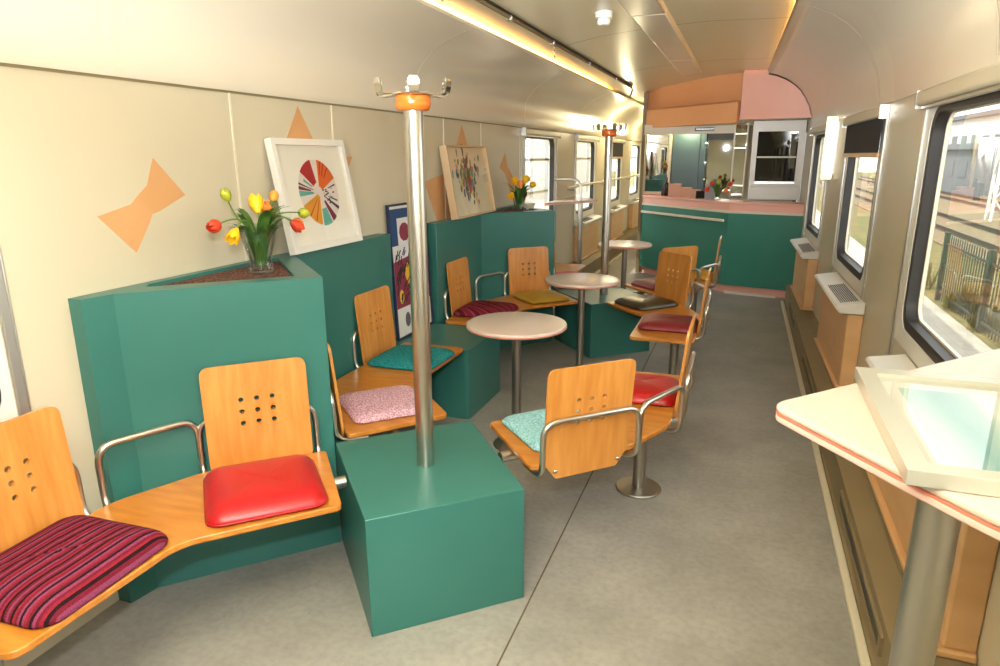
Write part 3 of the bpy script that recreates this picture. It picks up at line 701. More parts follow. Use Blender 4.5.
# framed picture lying on the right table
pf=thing('framed_picture','silver framed landscape picture lying flat on the standing table at the right','picture',(.48,1.38,1.1015))
fx0,fx1,fy0,fy1=.272,.69,1.11,1.665
R0=Matrix.Rotation(math.radians(1.5),4,'Z')
def rl(i): return rrect(fx0+i,fx1-i,fy0+i,fy1-i,.001,1)
MB().ring(rl(0),rl(.036),1.1015,1.128,lambda a,b,d:(a,b,d)).build('picture_frame',mat('satin_silver_frame',(206,206,194),rough=.35,metal=.5),pf,bevel=.0015)
MB().prism(rl(.034),1.1025,1.110).build('picture_mat',M['white'],pf)
def landscape():
    m=bpy.data.materials.new('pale_landscape_print'); m.use_nodes=True
    nt=m.node_tree; b=nt.nodes['Principled BSDF']; b.inputs['Roughness'].default_value=.5
    tc=nt.nodes.new('ShaderNodeTexCoord'); n=nt.nodes.new('ShaderNodeTexNoise'); n.inputs['Scale'].default_value=9
    mp=nt.nodes.new('ShaderNodeMapping'); mp.inputs['Scale'].default_value=(1,.3,1)
    s=nt.nodes.new('ShaderNodeSeparateXYZ'); a=nt.nodes.new('ShaderNodeMath'); a.operation='MULTIPLY_ADD'; a.inputs[1].default_value=.08
    r=nt.nodes.new('ShaderNodeMapRange'); r.inputs['From Min'].default_value=-.2; r.inputs['From Max'].default_value=.2
    c=nt.nodes.new('ShaderNodeValToRGB'); e=c.color_ramp.elements
    e[0].position=0; e[0].color=(*lin((222,228,220)),1); e[1].position=1; e[1].color=(*lin((232,238,238)),1)
    for p,q in ((.28,(176,204,202)),(.45,(120,168,176)),(.55,(160,194,198)),(.62,(226,234,234))):
        x=e.new(p); x.color=(*lin(q),1)
    L=nt.links.new; L(tc.outputs['Object'],mp.inputs[0]); L(mp.outputs[0],n.inputs['Vector']); L(tc.outputs['Object'],s.inputs[0]); L(n.outputs['Fac'],a.inputs[0]); L(s.outputs[0],a.inputs[2]); L(a.outputs[0],r.inputs['Value']); L(r.outputs[0],c.inputs['Fac']); L(c.outputs[0],b.inputs['Base Color'])
    return m
MB().prism(rl(.075),1.110,1.1108).build('landscape_print',landscape(),pf)
g=MB(); lp=rl(.035); g.add([(p[0],p[1],1.119) for p in lp],[tuple(range(len(lp)))]); g.build('picture_glass',M['pglass'],pf)
# handrail on the left wall
hr=thing('handrail','cream handrail in front of the far left windows','handrail',(-2.0,11,1.23))
MB().tube([(-2.0,8.0,1.23),(-2.0,14.2,1.23)],.016,10).build('rail',M['cream'],hr,smooth=True,angle=.9)
for y in (8.3,10.4,12.6,14.1): MB().tube(arc_path([(-2.0,y,1.215),(-2.0,y,1.19),(XL,y,1.19)],.02),.010,8).build('rail_bracket',M['steel'],hr,smooth=True,angle=.9)

# ------------------------------------------------------------------ wall decals
def decal(name,label,polys):
    mb=MB()
    for i,p in enumerate(polys):
        n=len(p); e=.0012+.0004*i
        mb.add([(XL+e,a,b) for a,b in p]+[(XL,a,b) for a,b in p],[tuple(range(n)),tuple(range(2*n-1,n-1,-1))]+[(k,n+k,n+(k+1)%n,(k+1)%n) for k in range(n)])
    ys=[a for p in polys for a,_ in p]; zs=[b for p in polys for _,b in p]
    return tag(mb.build(name,M['peach'],base=(XL,sum(ys)/len(ys),sum(zs)/len(zs))),label,'wall decoration','peach bow tie shapes on the left wall')
decal('bow_tie_decal','peach bow tie shape on the left wall left of the tulips',[[(1.990,1.598),(2.125,1.456),(1.985,1.402),(1.952,1.395),(1.940,1.37),(1.860,1.262),(1.722,1.405),(1.865,1.437),(1.895,1.462),(1.932,1.49),(1.946,1.50)]])
decal('bow_tie_decal','peach bow tie shape mostly hidden behind the white framed picture',[[(2.90,1.838),(3.01,1.68),(3.08,1.60),(3.37,1.60),(3.30,1.52),(2.95,1.45),(2.76,1.55),(2.79,1.68)]])
decal('bow_tie_decal','peach bow tie shape hidden behind the framed bouquet picture',[[(4.95,1.832),(5.06,1.68),(4.98,1.45),(4.85,1.28),(4.60,1.10),(4.45,1.16),(4.27,1.43),(4.55,1.47),(4.75,1.50),(4.84,1.68)]])
decal('bow_tie_decal','small peach bow tie shape above the vase of yellow tulips',[[(5.955,1.63),(6.02,1.50),(6.10,1.46),(6.27,1.34),(6.13,1.22),(6.04,1.36),(5.96,1.44),(5.80,1.50)]])

# ------------------------------------------------------------------ framed pictures on the left
def lean_frame(name,label,y0,y1,zb,h,xb,xt,fw,fd,mf,mm,glass=True):
    """builds frame parts in local (a along y, b up, d towards the room) then leans it"""
    t=thing(name,label,'picture',(xb,(y0+y1)/2,zb),None)
    ang=math.asin(min(.6,(xb-xt)/h)); w=(y1-y0)
    c,s=math.cos(ang),math.sin(ang)
    def mp(a,b,d): return (xb-b*s+d*c, y0+a, zb+b*c+d*s)
    lp=lambda i:rrect(i,w-i,i,h-i,.001,1)
    MB().ring(lp(0),lp(fw),0,fd,mp).build('picture_frame',mf,t,bevel=.002)
    mb=MB(); q=lp(fw*.9); n=len(q); mb.add([mp(*p,.002) for p in q]+[mp(*p,fd*.45) for p in q],[tuple(range(n)),tuple(range(n,2*n))]+[(k,(k+1)%n,n+(k+1)%n,n+k) for k in range(n)]); mb.build('picture_mat',mm,t)
    if glass:
        g=MB(); g.add([mp(*p,fd*.8) for p in q],[tuple(range(n))]); g.build('picture_glass',M['pglass'],t)
    return t,mp,w,fd*.45
def flat(mb,mp,pts,d,th=.0008):
    n=len(pts); mb.add([mp(*p,d) for p in pts]+[mp(*p,d+th) for p in pts],[tuple(range(n)),tuple(range(n,2*n))]+[(k,(k+1)%n,n+(k+1)%n,n+k) for k in range(n)])
def ink(name,rgb): return mat(name,rgb,rough=.6)
PAPER=ink('white_mat_board',(240,236,226)); CRE=ink('cream_paper',(230,218,188))
# picture 1: disc divided into patterned sectors
t,mp,w,d0=lean_frame('framed_picture','white framed abstract picture of a patterned disc leaning behind the tulips',2.62,3.22,1.1515,.535,-1.985,-2.075,.03,.035,M['white'],PAPER)
cx,cy,R=w*.53,.275,.165
inks={k:ink('print_'+k,c) for k,c in dict(red=(176,40,44),orange=(222,104,30),amber=(222,150,40),teal=(96,170,160),navy=(40,40,70),maroon=(120,30,60),white=(226,214,208)).items()}
def clipdisc(poly):
    return poly
def sector(a0,a1,r0,r1,n=10):
    A=[math.radians(a0+(a1-a0)*i/n) for i in range(n+1)]
    return [(cx+r1*math.cos(a),cy+r1*math.sin(a)) for a in A]+([(cx+r0*math.cos(a),cy+r0*math.sin(a)) for a in A[::-1]] if r0>0 else [(cx,cy)])
lay=[('white',[(0,359.9,0,R*.99,48)]),('orange',[(24,80,.03,R)]),('red',[(100,140,.05,R)]),('amber',[(200,260,.02,R*.97)]),('teal',[(264,292,.08,R),(174,184,.05,R),(146,152,.06,.13)]),('maroon',[(296,310,.05,R),(166,172,.07,R)]),('navy',[(326,332,.06,R),(160,163,.05,R),(340,343,.07,R*.9),(12,15,.08,R*.9)])]
for i,(k,ss) in enumerate(lay):
    mb=MB()
    for s in ss: flat(mb,mp,sector(*s),d0+.0002*i)
    if k=='navy':
        for _ in range(26):
            a=random.uniform(-40,20); r=random.uniform(.03,.12); q=(cx+r*math.cos(math.radians(a)),cy+r*math.sin(math.radians(a))); e=random.uniform(.004,.011); an=random.random()*6
            flat(mb,mp,[(q[0]+e*math.cos(an+v),q[1]+e*.5*math.sin(an+v)) for v in (0,1.7,3.1,4.6)],d0+.0016)
    if k=='red':
        for a0 in (222,240): flat(mb,mp,sector(a0,a0+2.5,.04,R*.95,2),d0+.0018)
        for a0 in (60,70,48): flat(mb,mp,sector(a0,a0+3,.09,R*.97,2),d0+.0018)
    mb.build('printed_shapes',inks[k],t)
# picture 2: blotchy bouquet
t,mp,w,d0=lean_frame('framed_picture','pale wood framed picture of a speckled flower bouquet leaning on the partition',4.50,5.30,1.1515,.525,-1.985,-2.07,.013,.055,ink('pale_wood_frame',(204,174,136)),CRE)
pal=[('navy_dots',(34,36,92)),('black_dots',(34,34,30)),('yellow_dots',(224,196,40)),('blue_dots',(84,140,170)),('red_dots',(190,66,38)),('green_dots',(70,120,70))]
for i,(nm,c) in enumerate(pal):
    mb=MB(); m_=ink(nm,c)
    for _ in range(46 if i<2 else 22):
        a=random.gauss(0,1)*.085; b=random.gauss(0,1)*.075
        px,pz=w*.47+a+(.3*a if b>0 else -.2*a),.29+b; e=random.uniform(.008,.030); an=random.random()*6; st=random.uniform(.3,1)
        flat(mb,mp,[(px+e*math.cos(v)*st+.0,pz+e*1.3*math.sin(v+.3)) for v in (an*0,1.1,2.2,3.1,4.2,5.2)],d0+.0002+.0002*i)
    for _ in range(5):
        bx=w*.47+random.uniform(-.12,.12); bz=.29+random.uniform(-.1,.02); dx=random.uniform(-.03,.03); dz=random.uniform(.06,.13)
        flat(mb,mp,[(bx,bz),(bx+.004,bz),(bx+dx+.004,bz+dz),(bx+dx,bz+dz)],d0+.0002+.0002*i)
    if i==2: 
        for bx,bz,e in ((w*.47+.0,.33,.035),(w*.47-.13,.235,.022)): flat(mb,mp,[(bx+e*math.cos(v),bz+1.3*e*math.sin(v)) for v in (0,1,2,3,4,5)],d0+.0003+.0002*i)
    if i==4: flat(mb,mp,[(w*.47+.02+.03*math.cos(v),.2+.03*math.sin(v)) for v in (0,1,2,3,4,5)],d0+.0012)
    if i==0: flat(mb,mp,[(w*.47-.035,.37),(w*.47+.0,.43),(w*.47+.03,.39),(w*.47+.0,.355)],d0+.0012)
    mb.build('printed_shapes',m_,t)
# tall poster on the corner box
t,mp,w,d0=lean_frame('poster_board','tall navy bordered poster with maroon and yellow shapes standing on the low green box',3.69,4.21,.4515,.86,-2.03,-2.068,.012,.02,ink('navy_edge',(30,44,74)),ink('white_border',(226,226,220)),glass=False)
d0+=.0003
mb=MB(); flat(mb,mp,[(.03,.60),(.51,.60),(.51,.83),(.03,.83)],d0); mb.build('printed_shapes',ink('poster_navy',(28,66,116)),t)
mb=MB(); flat(mb,mp,[(.11,.50),(.50,.50),(.50,.77),(.11,.77)],d0+.0006); mb.build('printed_shapes',ink('poster_white',(222,220,224)),t)
mb=MB(); flat(mb,mp,[(.03,.20),(.51,.20),(.51,.42),(.45,.54),(.03,.50)],d0+.0012)
flat(mb,mp,[(.2+.07*math.cos(v*.63),.68+.06*math.sin(v*.63)) for v in range(10)],d0+.0014); mb.build('printed_shapes',ink('poster_maroon',(136,48,70)),t)
mb=MB()
for bx,bz,e in ((.2,.42,.05),(.1,.27,.04),(.22,.33,.035),(.33,.36,.05),(.4,.26,.04)): flat(mb,mp,[(bx+e*math.cos(v*.7)*.7,bz+e*math.sin(v*.7)*1.2) for v in range(9)],d0+.0022)
mb.build('printed_shapes',ink('poster_yellow',(226,184,40)),t)
mb=MB()
for _ in range(80):
    bx,bz=random.uniform(.04,.5),random.uniform(.22,.55); an=random.uniform(.6,1.3); l=random.uniform(.03,.07)
    dx,dz=l*math.cos(an),l*math.sin(an); flat(mb,mp,[(bx,bz),(bx+.010,bz-.004),(bx+dx+.008,bz+dz),(bx+dx,bz+dz+.006)],d0+.003)
mb.build('printed_shapes',ink('poster_black',(24,20,24)),t)
mb=MB(); flat(mb,mp,[(.16+.035*math.cos(v*.63),.11+.05*math.sin(v*.63)) for v in range(10)],d0+.001); mb.build('printed_shapes',ink('poster_grey',(96,92,96)),t)

# ------------------------------------------------------------------ vases and tulips
def vase(x,y,z,h,label,rt=.078,rb=.05):
    t=thing('glass_vase',label,'vase',(x,y,z),'clear glass tulip vases')
    out=[(rb*.9,0.0),(rb,.004),(rb*1.02,.02),(rb*.86,.045),(rb*.95,.07),(rt*.8,h*.62),(rt*.93,h*.85),(rt,h)]
    inn=[(rt-.003,h),(rt*.93-.003,h*.85),(rt*.8-.003,h*.62),(rb*.95-.003,.072),(rb*.8,.048),(rb*.7,.022),(.001,.02)]
    mb=MB(); prof=out+inn; n=28; vs=[]
    for r,zz in prof:
        for k in range(n):
            a=2*PI*k/n; w=1+(.05*math.cos(a*6) if zz<.05 else 0); vs.append((x+r*w*math.cos(a),y+r*w*math.sin(a),z+zz))
    fs=[(i*n+k,i*n+(k+1)%n,(i+1)*n+(k+1)%n,(i+1)*n+k) for i in range(len(prof)-1) for k in range(n)]+[tuple(range(n-1,-1,-1))]
    mb.add(vs,fs); mb.build('vase_body',M['cglass'],t,smooth=True,angle=1.2)
    return t
def tulip(x,y,z,h,head,col,label,grp,r=.022,leaf=True,seed=0,opened=False):
    rg=random.Random(seed)
    head=Vector(head)
    t=thing('tulip',label,'tulip',(x,y,z+.02),grp)
    bx,by=x+rg.uniform(-.022,.022),y+rg.uniform(-.022,.022)
    dirh=(head-Vector((x,y,0))).to_2d(); dirh=dirh.normalized() if dirh.length>1e-4 else Vector((1,0))
    rim=Vector((x+dirh.x*.055,y+dirh.y*.055,z+h+.005)) if (head.to_2d()-Vector((x,y))).length>.06 else Vector((x+(head.x-x)*.7,y+(head.y-y)*.7,z+h))
    P=[Vector((bx,by,z+.03))]
    c0,c1,c2=P[0],rim,head
    low = head.z<z+h+.03
    ctl=rim+Vector((dirh.x*.05,dirh.y*.05,.05 if low else .02))
    path=[c0.lerp(rim,i/5) for i in range(5)]
    for i in range(9):
        s=i/8; path.append(rim*(1-s)**2+ctl*2*s*(1-s)+head*s*s)
    MB().tube(path,.0032,6).build('stem',M['stem'],t,smooth=True,angle=2)
    ax=(path[-1]-path[-3]).normalized()
    Rm=Matrix.Translation(head)@ax.to_track_quat('Z','Y').to_matrix().to_4x4()
    mb=MB()
    for k in range(6):
        a0=2*PI*k/6+(PI/6 if k%2 else 0)*0
        rr=r*(1.0 if k%2 else .9); vs=[];nu,nv=5,6
        for i in range(nv+1):
            s=i/nv; prof=math.sin(PI*(.08+.80*s))**.8 if not opened else math.sin(PI*(.08+.55*s))
            zz=-.5*r+2.5*r*s; wd=.72*math.sin(PI*(.12+.86*s))**.7
            for j in range(nu):
                q=(j/(nu-1)-.5)*2*wd; a=a0+q; vs.append((rr*prof*math.cos(a),rr*prof*math.sin(a),zz-.0*abs(q)))
        fs=[(i*nu+j,i*nu+j+1,(i+1)*nu+j+1,(i+1)*nu+j) for i in range(nv) for j in range(nu-1)]
        mb.add(vs,fs)
    mb.xf(Rm); mb.build('bloom',M['tulip_'+col],t,smooth=True,angle=2.5)
    if leaf:
        for li in range(3 if rg.random()<.6 else 2):
            a=rg.uniform(0,2*PI); L=h*rg.uniform(1.0,1.75); spread=rg.uniform(.03,.11)
            mb=MB(); vs=[]; nn=9
            for i in range(nn+1):
                s=i/nn; rad=.01+.03*s+spread*s**3; wz=.022*math.sin(PI*min(1,.1+.88*s))**.8
                c=Vector((x+math.cos(a)*rad,y+math.sin(a)*rad,z+.03+L*(s-.25*s**4))); tdir=Vector((-math.sin(a),math.cos(a),0))
                inw=Vector((math.cos(a),math.sin(a),0))*.006
                vs += [c+tdir*wz+inw,c-inw*.3,c-tdir*wz+inw]
            fs=[q for i in range(nn) for q in ((i*3,i*3+1,i*3+4,i*3+3),(i*3+1,i*3+2,i*3+5,i*3+4))]
            mb.add(vs,fs).build('leaf',M['leaf'],t,smooth=True,angle=2.5)
    return t
vx,vy,vz=-1.86,2.262,1.137
vase(vx,vy,vz,.195,'clear glass vase of mixed tulips on the near green pier')
for i,(hd,c,lb,r,op) in enumerate([
    ((-1.85,2.03,1.355),'red','red tulip drooping furthest left out of the near vase',.026,False),
    ((-1.83,2.10,1.325),'yellow','yellow tulip hanging low at the left of the near vase',.027,True),
    ((-1.88,2.13,1.445),'lime','greenish tulip bud at the upper left of the near vase',.021,False),
    ((-1.83,2.235,1.395),'yellow','large open yellow tulip in the middle of the near vase',.031,True),
    ((-1.82,2.30,1.38),'orange','orange tulip right of the large yellow one in the near vase',.023,True),
    ((-1.88,2.40,1.425),'bud','yellowish tulip bud at the upper right of the near vase',.021,False),
    ((-1.84,2.53,1.36),'lime','greenish tulip furthest right out of the near vase',.024,False),
    ((-1.82,2.44,1.325),'red','orange red tulip hanging low at the right of the near vase',.026,True),
    ((-1.86,2.51,1.322),'orange','pale orange tulip beside the red one at the right of the near vase',.024,False),
    ((-1.90,2.38,1.39),'orange','small orange tulip at the back right of the near vase',.018,False)]):
    tulip(vx,vy,vz,.195,hd,c,lb,'tulips in the near vase',r,True,i+1,op)
vx,vy,vz=-1.87,5.72,1.137
vase(vx,vy,vz,.16,'clear glass vase of yellow tulips on the far green pier',.075,.052)
for i,(hd,c,lb,r) in enumerate([
    ((-1.86,5.50,1.29),'yellow','yellow tulip drooping furthest left out of the far vase',.03),
    ((-1.86,5.59,1.37),'yellow','yellow tulip at the upper left of the far vase',.03),
    ((-1.83,5.64,1.34),'orange','orange yellow tulip at the left of the far vase',.028),
    ((-1.84,5.80,1.30),'orange','low orange tulip at the front right of the far vase',.026),
    ((-1.86,5.85,1.37),'yellow','yellow tulip at the upper right of the far vase',.032),
    ((-1.88,5.95,1.38),'yellow','second yellow tulip at the upper right of the far vase',.03),
    ((-1.84,5.98,1.34),'yellow','yellow tulip furthest right out of the far vase',.03)]):
    tulip(vx,vy,vz,.16,hd,c,lb,'tulips in the far vase',r,True,i+31,True)
bx=thing('small_bowl','small cream bowl beside the vase of yellow tulips','bowl',(-1.80,5.80,1.151))
MB().lathe([(.025,0),(.028,.004),(.045,.03),(.055,.055),(.052,.055),(.042,.031),(.022,.008),(.001,.007)],(-1.8,5.80,1.137),28).build('bowl_body',M['cream'],bx,smooth=True,angle=1.0)

# ------------------------------------------------------------------ bar
BL,BM,BR=(-1.325,9.50),(-.16,8.36),(.625,8.19)
def offs(d):
    """front polyline pushed back by d"""
    a,b,c=Vector(BL),Vector(BM),Vector(BR)
    n1=Vector((-(b-a).y,(b-a).x)).normalized(); n2=Vector((-(c-b).y,(c-b).x)).normalized()
    if n1.y<0:n1=-n1
    if n2.y<0:n2=-n2
    p0=a+n1*d; p2=c+n2*d
    # intersection
    d1=(b-a).normalized(); d2=(c-b).normalized(); A=b+n1*d; B=b+n2*d
    den=d1.x*d2.y-d1.y*d2.x; s=((B.x-A.x)*d2.y-(B.y-A.y)*d2.x)/den; pm=A+d1*s
    # keep ends on the side planes
    p0=A+d1*((BL[0]-A.x)/d1.x); p2=B+d2*((BR[0]-B.x)/d2.x)
    return [tuple(p0),tuple(pm),tuple(p2)]
def band(d0,d1): return offs(d0)+offs(d1)[::-1]
bar=thing('bar_counter','green and pink bar counter across the far end of the carriage','bar counter',(-.3,8.8,0))
ll,mm,rr=offs(0); l2,m2,r2_=offs(.06)
MB().prism([ll,mm,m2,l2],.10,.945).build('front_panel',M['bargreen'],bar)
MB().prism([mm,rr,r2_,m2],.10,.945).build('front_panel',M['bargreen'],bar)
MB().prism(band(-.008,.06),.945,.975).build('cream_trim',M['cream'],bar,bevel=.003)
MB().prism(band(.004,.06),.975,1.05).build('pink_band',M['pink'],bar)
MB().prism(band(-.02,.36),1.05,1.075).build('countertop',M['pink'],bar,bevel=.006)
MB().prism(band(.06,.34),.1,1.05).build('counter_carcass',M['cream'],bar)
MB().prism(band(.05,.33),0,.10).build('plinth',M['pink'],bar)
MB().prism([(mm[0]+.02,mm[1]-.02),(rr[0]-.2,rr[1]-.02+.04),(rr[0]-.2,rr[1]+.055),(mm[0]+.02,mm[1]+.045)],0.0,.022).build('plinth_strip',M['white'],bar)
a,b=Vector(offs(-.07)[0]),Vector(offs(-.07)[1]); dd=(b-a).normalized()
ra=a+dd*.0; rb_=b-dd*.04
mb=MB(); nn=Vector((-dd.y,dd.x)); 
mb.prism([tuple(ra),tuple(rb_),tuple(rb_+nn*.03),tuple(ra+nn*.03)],.845,.875); rl_=mb.build('bar_rail',M['cream'],bar,bevel=.006)
for s in (.15,.75,1.3):
    p=a+dd*s; MB().tube([(*p,.86),(*(p+nn*.08),.86)],.01,8).build('rail_bracket',M['steel'],rl_,smooth=True)
# bulkhead above the bar
def arch_z(x):
    P=cp
    for i in range(len(P)-1):
        if P[i][0]<=x<=P[i+1][0]:
            s=(x-P[i][0])/(P[i+1][0]-P[i][0]); return P[i][1]*(1-s)+P[i+1][1]*s
    return 2.4
hb=thing('bulkhead','pink and apricot bulkhead panelling above the bar','bulkhead',(-.3,8.8,2.0)); hb['kind']='structure'
MB().prism([ll,mm,m2,l2],1.955,2.19).build('header_band',M['orange'],hb)
rp=[(x,z) for x,z in right if z>1.98]
prof=[(-.125,1.985),(TP(.685,8.2),1.985)]+[(TP(x-.004,8.2),z-.004) for x,z in rp]+[(.18,2.495),(-.125,2.505)]
mb=MB(); n=len(prof); yb=lambda x: BM[1]+(BR[1]-BM[1])*(x-BM[0])/(BR[0]-BM[0])
mb.add([(x,yb(x),z) for x,z in prof]+[(x,yb(x)+.05,z) for x,z in prof],[tuple(range(n)),tuple(range(2*n-1,n-1,-1))]+[(i,(i+1)%n,n+(i+1)%n,n+i) for i in range(n)])
mb.build('arch_panel',M['pink'],hb)
MB().prism([(-1.325,9.62),(-.13,8.62),(-.13,8.67),(-1.325,9.67)],2.10,2.52).build('recess_panel',M['orange'],hb)
MB().prism([ll,mm,(mm[0],mm[1]+.45),(ll[0],ll[1]+.35)],2.175,2.189).build('header_shelf',M['orange'],hb)
# corridor partition beside the bar
struct(MB().box(-1.365,-1.327,9.51,Y1,0,2.52).build('wall_corridor',M['wall']))
struct(MB().box(-1.368,-1.325,9.49,9.51,0,2.52).build('trim_%d'%ns,M['duct'])); ns+=1
# back bar
BY=9.62
bb=thing('back_bar_wall','cream back bar wall behind the counter','back bar',(-.3,BY+.2,0)); bb['kind']='structure'
MB().box(-1.325,.705,BY+.62,BY+.66,0,2.5).build('back_panel',M['wall'],bb)
MB().box(-1.325,-.02,9.40,9.44,1.87,1.99).build('cream_header',M['cream'],bb)
MB().prism([l2,m2,r2_,(.705,BY+.64),(-1.325,BY+.64)],1.99,2.03).build('soffit',M['cream'],bb)
mirr=tag(MB().box(-1.31,-1.02,BY-.015,BY,1.12,1.96).build('mirror_panel',M['mirror'],base=(-1.16,BY,1.1)),'tall narrow mirror at the left end of the back bar','mirror')
struct(MB().box(-1.325,-1.015,BY,BY+.03,1.08,1.99).build('trim_%d'%ns,M['cream'])); ns+=1
struct(MB().box(-1.015,-.985,BY-.03,BY+.6,1.08,1.99).build('trim_%d'%ns,M['cream'])); ns+=1
gc=thing('tall_cabinet','dark teal tall cabinet behind the bar','cabinet',(-.7,BY+.3,1.08))
MB().box(-.98,-.54,BY+.05,BY+.6,1.08,1.885).build('cabinet_body',M['teal_dark'],gc,bevel=.004)
MB().box(-.975,-.62,BY+.034,BY+.05,1.09,1.875).build('cabinet_door',M['teal_dark'],gc,bevel=.004)
for z in (1.75,1.5,1.28): MB().box(-.55,-.525,BY+.032,BY+.05,z,z+.012).build('hinge',M['chrome'],gc)
vg=thing('vent_grille','dark slotted vent grille in the cream header over the bar','grille',(-.56,9.13,1.92))
MB().box(-.68,-.44,9.388,9.399,1.905,1.945).build('grille_frame',M['black'],vg); 
MB().box(-.67,-.45,9.384,9.3885,1.922,1.928).build('grille_slat',M['alu'],vg)
mirr2=tag(MB().box(-.53,-.20,BY+.30,BY+.31,1.0,1.80).build('mirror_panel',M['mirror'],base=(-.35,BY+.3,1.0)),'mirror behind the bar beside the dark teal cabinet','mirror')
struct(MB().box(-.53,-.20,BY+.27,BY+.33,1.80,1.99).build('trim_%d'%ns,M['black'])); ns+=1
# narrow glass shelf column
sc=thing('shelf_column','narrow cream column with glass shelves beside the white display cabinet','shelf',(-.1,BY,1.0))
MB().box(-.19,-.025,BY-.34,BY-.32,1.08,1.985).build('column_back',M['mirror'],sc)
for x in (-.19,-.04): MB().box(x,x+.018,BY-.46,BY-.34,1.08,1.985).build('column_side',M['cream'],sc,bevel=.002)
for z in (1.22,1.68,1.85): MB().box(-.175,-.04,BY-.455,BY-.342,z,z+.01).build('glass_shelf',M['alu'],sc)
# white display cabinet with dark glass
dc=thing('display_cabinet','white framed cabinet with reflective dark glass behind the bar','cabinet',(.3,BY-.3,1.0))
ya=8.76
MB().box(-.0+.03,.60,ya+.03,BY+.3,1.08,1.985).build('cabinet_body',M['white'],dc,bevel=.003)
MB().ring(rrect(-.0+.03,.60,1.24,1.985,.003,1),rrect(.09,.53,1.30,1.865,.003,1),0,.03,lambda a,b,d:(a,ya+.03-d,b)).build('door_frame',M['white'],dc,bevel=.003)
MB().box(.085,.535,ya+.012,ya+.028,1.295,1.87).build('door_glass',M['darkglass'],dc)
MB().box(.085,.535,ya-.02,ya+.001,1.265,1.30).build('door_handle',M['alu'],dc,bevel=.004)
MB().box(-.0+.05,.57,ya+.008,ya+.03,1.085,1.235).build('lower_panel',M['white'],dc,bevel=.003)
MB().box(.095,.525,ya-.004,ya+.013,1.565,1.585).build('door_rail',M['cream'],dc,bevel=.002)
# things standing on the bar
ct=1.0755
def bottle(x,y,z,h,col,label):
    t=thing('bottle',label,'bottle',(x,y,z),'bottles on the bar')
    r=h*.15
    MB().lathe([(r*.9,0),(r,.004),(r,h*.55),(r*.8,h*.66),(r*.36,h*.76),(r*.34,h*.94),(.001,h*.945)],(x,y,z),16).build('bottle_body',col,t,smooth=True,angle=1)
    MB().lathe([(r*.37,0),(r*.37,h*.07),(.001,h*.072)],(x,y,z+h*.935),12).build('bottle_cap',M['black'],t,smooth=True,angle=1)
bottle(-1.0,9.40,ct,.24,mat('dark_bottle_glass',(40,24,22),rough=.1),'dark bottle standing on the left end of the bar')
bottle(-1.05,9.43,ct,.12,mat('small_dark_bottle',(50,30,26),rough=.15),'short dark bottle on the left end of the bar')
pinkcard=mat('pink_carton',(214,170,146),rough=.7)
for i,(x,y,sx,sz,lb) in enumerate([(-.88,9.34,.16,.155,'tall pinkish carton on the bar beside the dark bottle'),(-.73,9.24,.14,.115,'middle pinkish carton in the row on the bar'),(-.60,9.14,.13,.095,'low pinkish carton at the right of the row on the bar')]):
    t=thing('carton',lb,'box',(x,y,ct),'pinkish cartons on the bar')
    MB().box(x-sx/2,x+sx/2,y-.06,y+.06,ct,ct+sz).build('carton_body',pinkcard,t,bevel=.004)
    MB().box(x-sx/2-.002,x+sx/2+.002,y-.062,y+.062,ct+sz-.02,ct+sz+.004).build('carton_lid',pinkcard,t,bevel=.003)
cd=thing('card_terminal','small dark tilted display stand on the bar','display stand',(-.53,8.93,ct))
MB().prism([(-.05,0),(.05,0),(.02,.09),(.008,.09)],-.06,.06).xf(Matrix.Translation((-.52,8.93,ct))@Matrix(((0,0,1,0),(1,0,0,0),(0,1,0,0),(0,0,0,1)))).build('stand_body',M['black'],cd)
MB().box(-.57,-.47,8.868,8.885,ct,ct+.01).build('stand_foot',M['black'],cd)
gb=thing('grey_carton','light grey box on the bar beside the tulips','box',(-.41,8.85,ct))
MB().box(-.47,-.36,8.80,8.90,ct,ct+.17).build('carton_body',mat('grey_card',(160,158,166),rough=.7),gb,bevel=.004)
MB().box(-.472,-.358,8.798,8.902,ct+.15,ct+.175).build('carton_lid',mat('grey_card_lid',(170,168,176),rough=.7),gb,bevel=.003)
vx,vy=-.315,8.70
vase(vx,vy,ct,.14,'clear glass vase of red tulips on the bar',.05,.04)
for i,(hd,c,lb) in enumerate([((-.43,8.68,1.22),'red','red tulip at the left of the vase on the bar'),((-.40,8.68,1.25),'red','upper red tulip at the left of the vase on the bar'),((-.31,8.66,1.27),'lime','greenish tulip in the middle of the vase on the bar'),((-.20,8.68,1.25),'red','red tulip at the right of the vase on the bar'),((-.22,8.70,1.21),'orange','orange tulip low at the right of the vase on the bar')]):
    tulip(vx,vy,ct,.14,hd,c,lb,'tulips in the vase on the bar',.027,True,i+71,True)

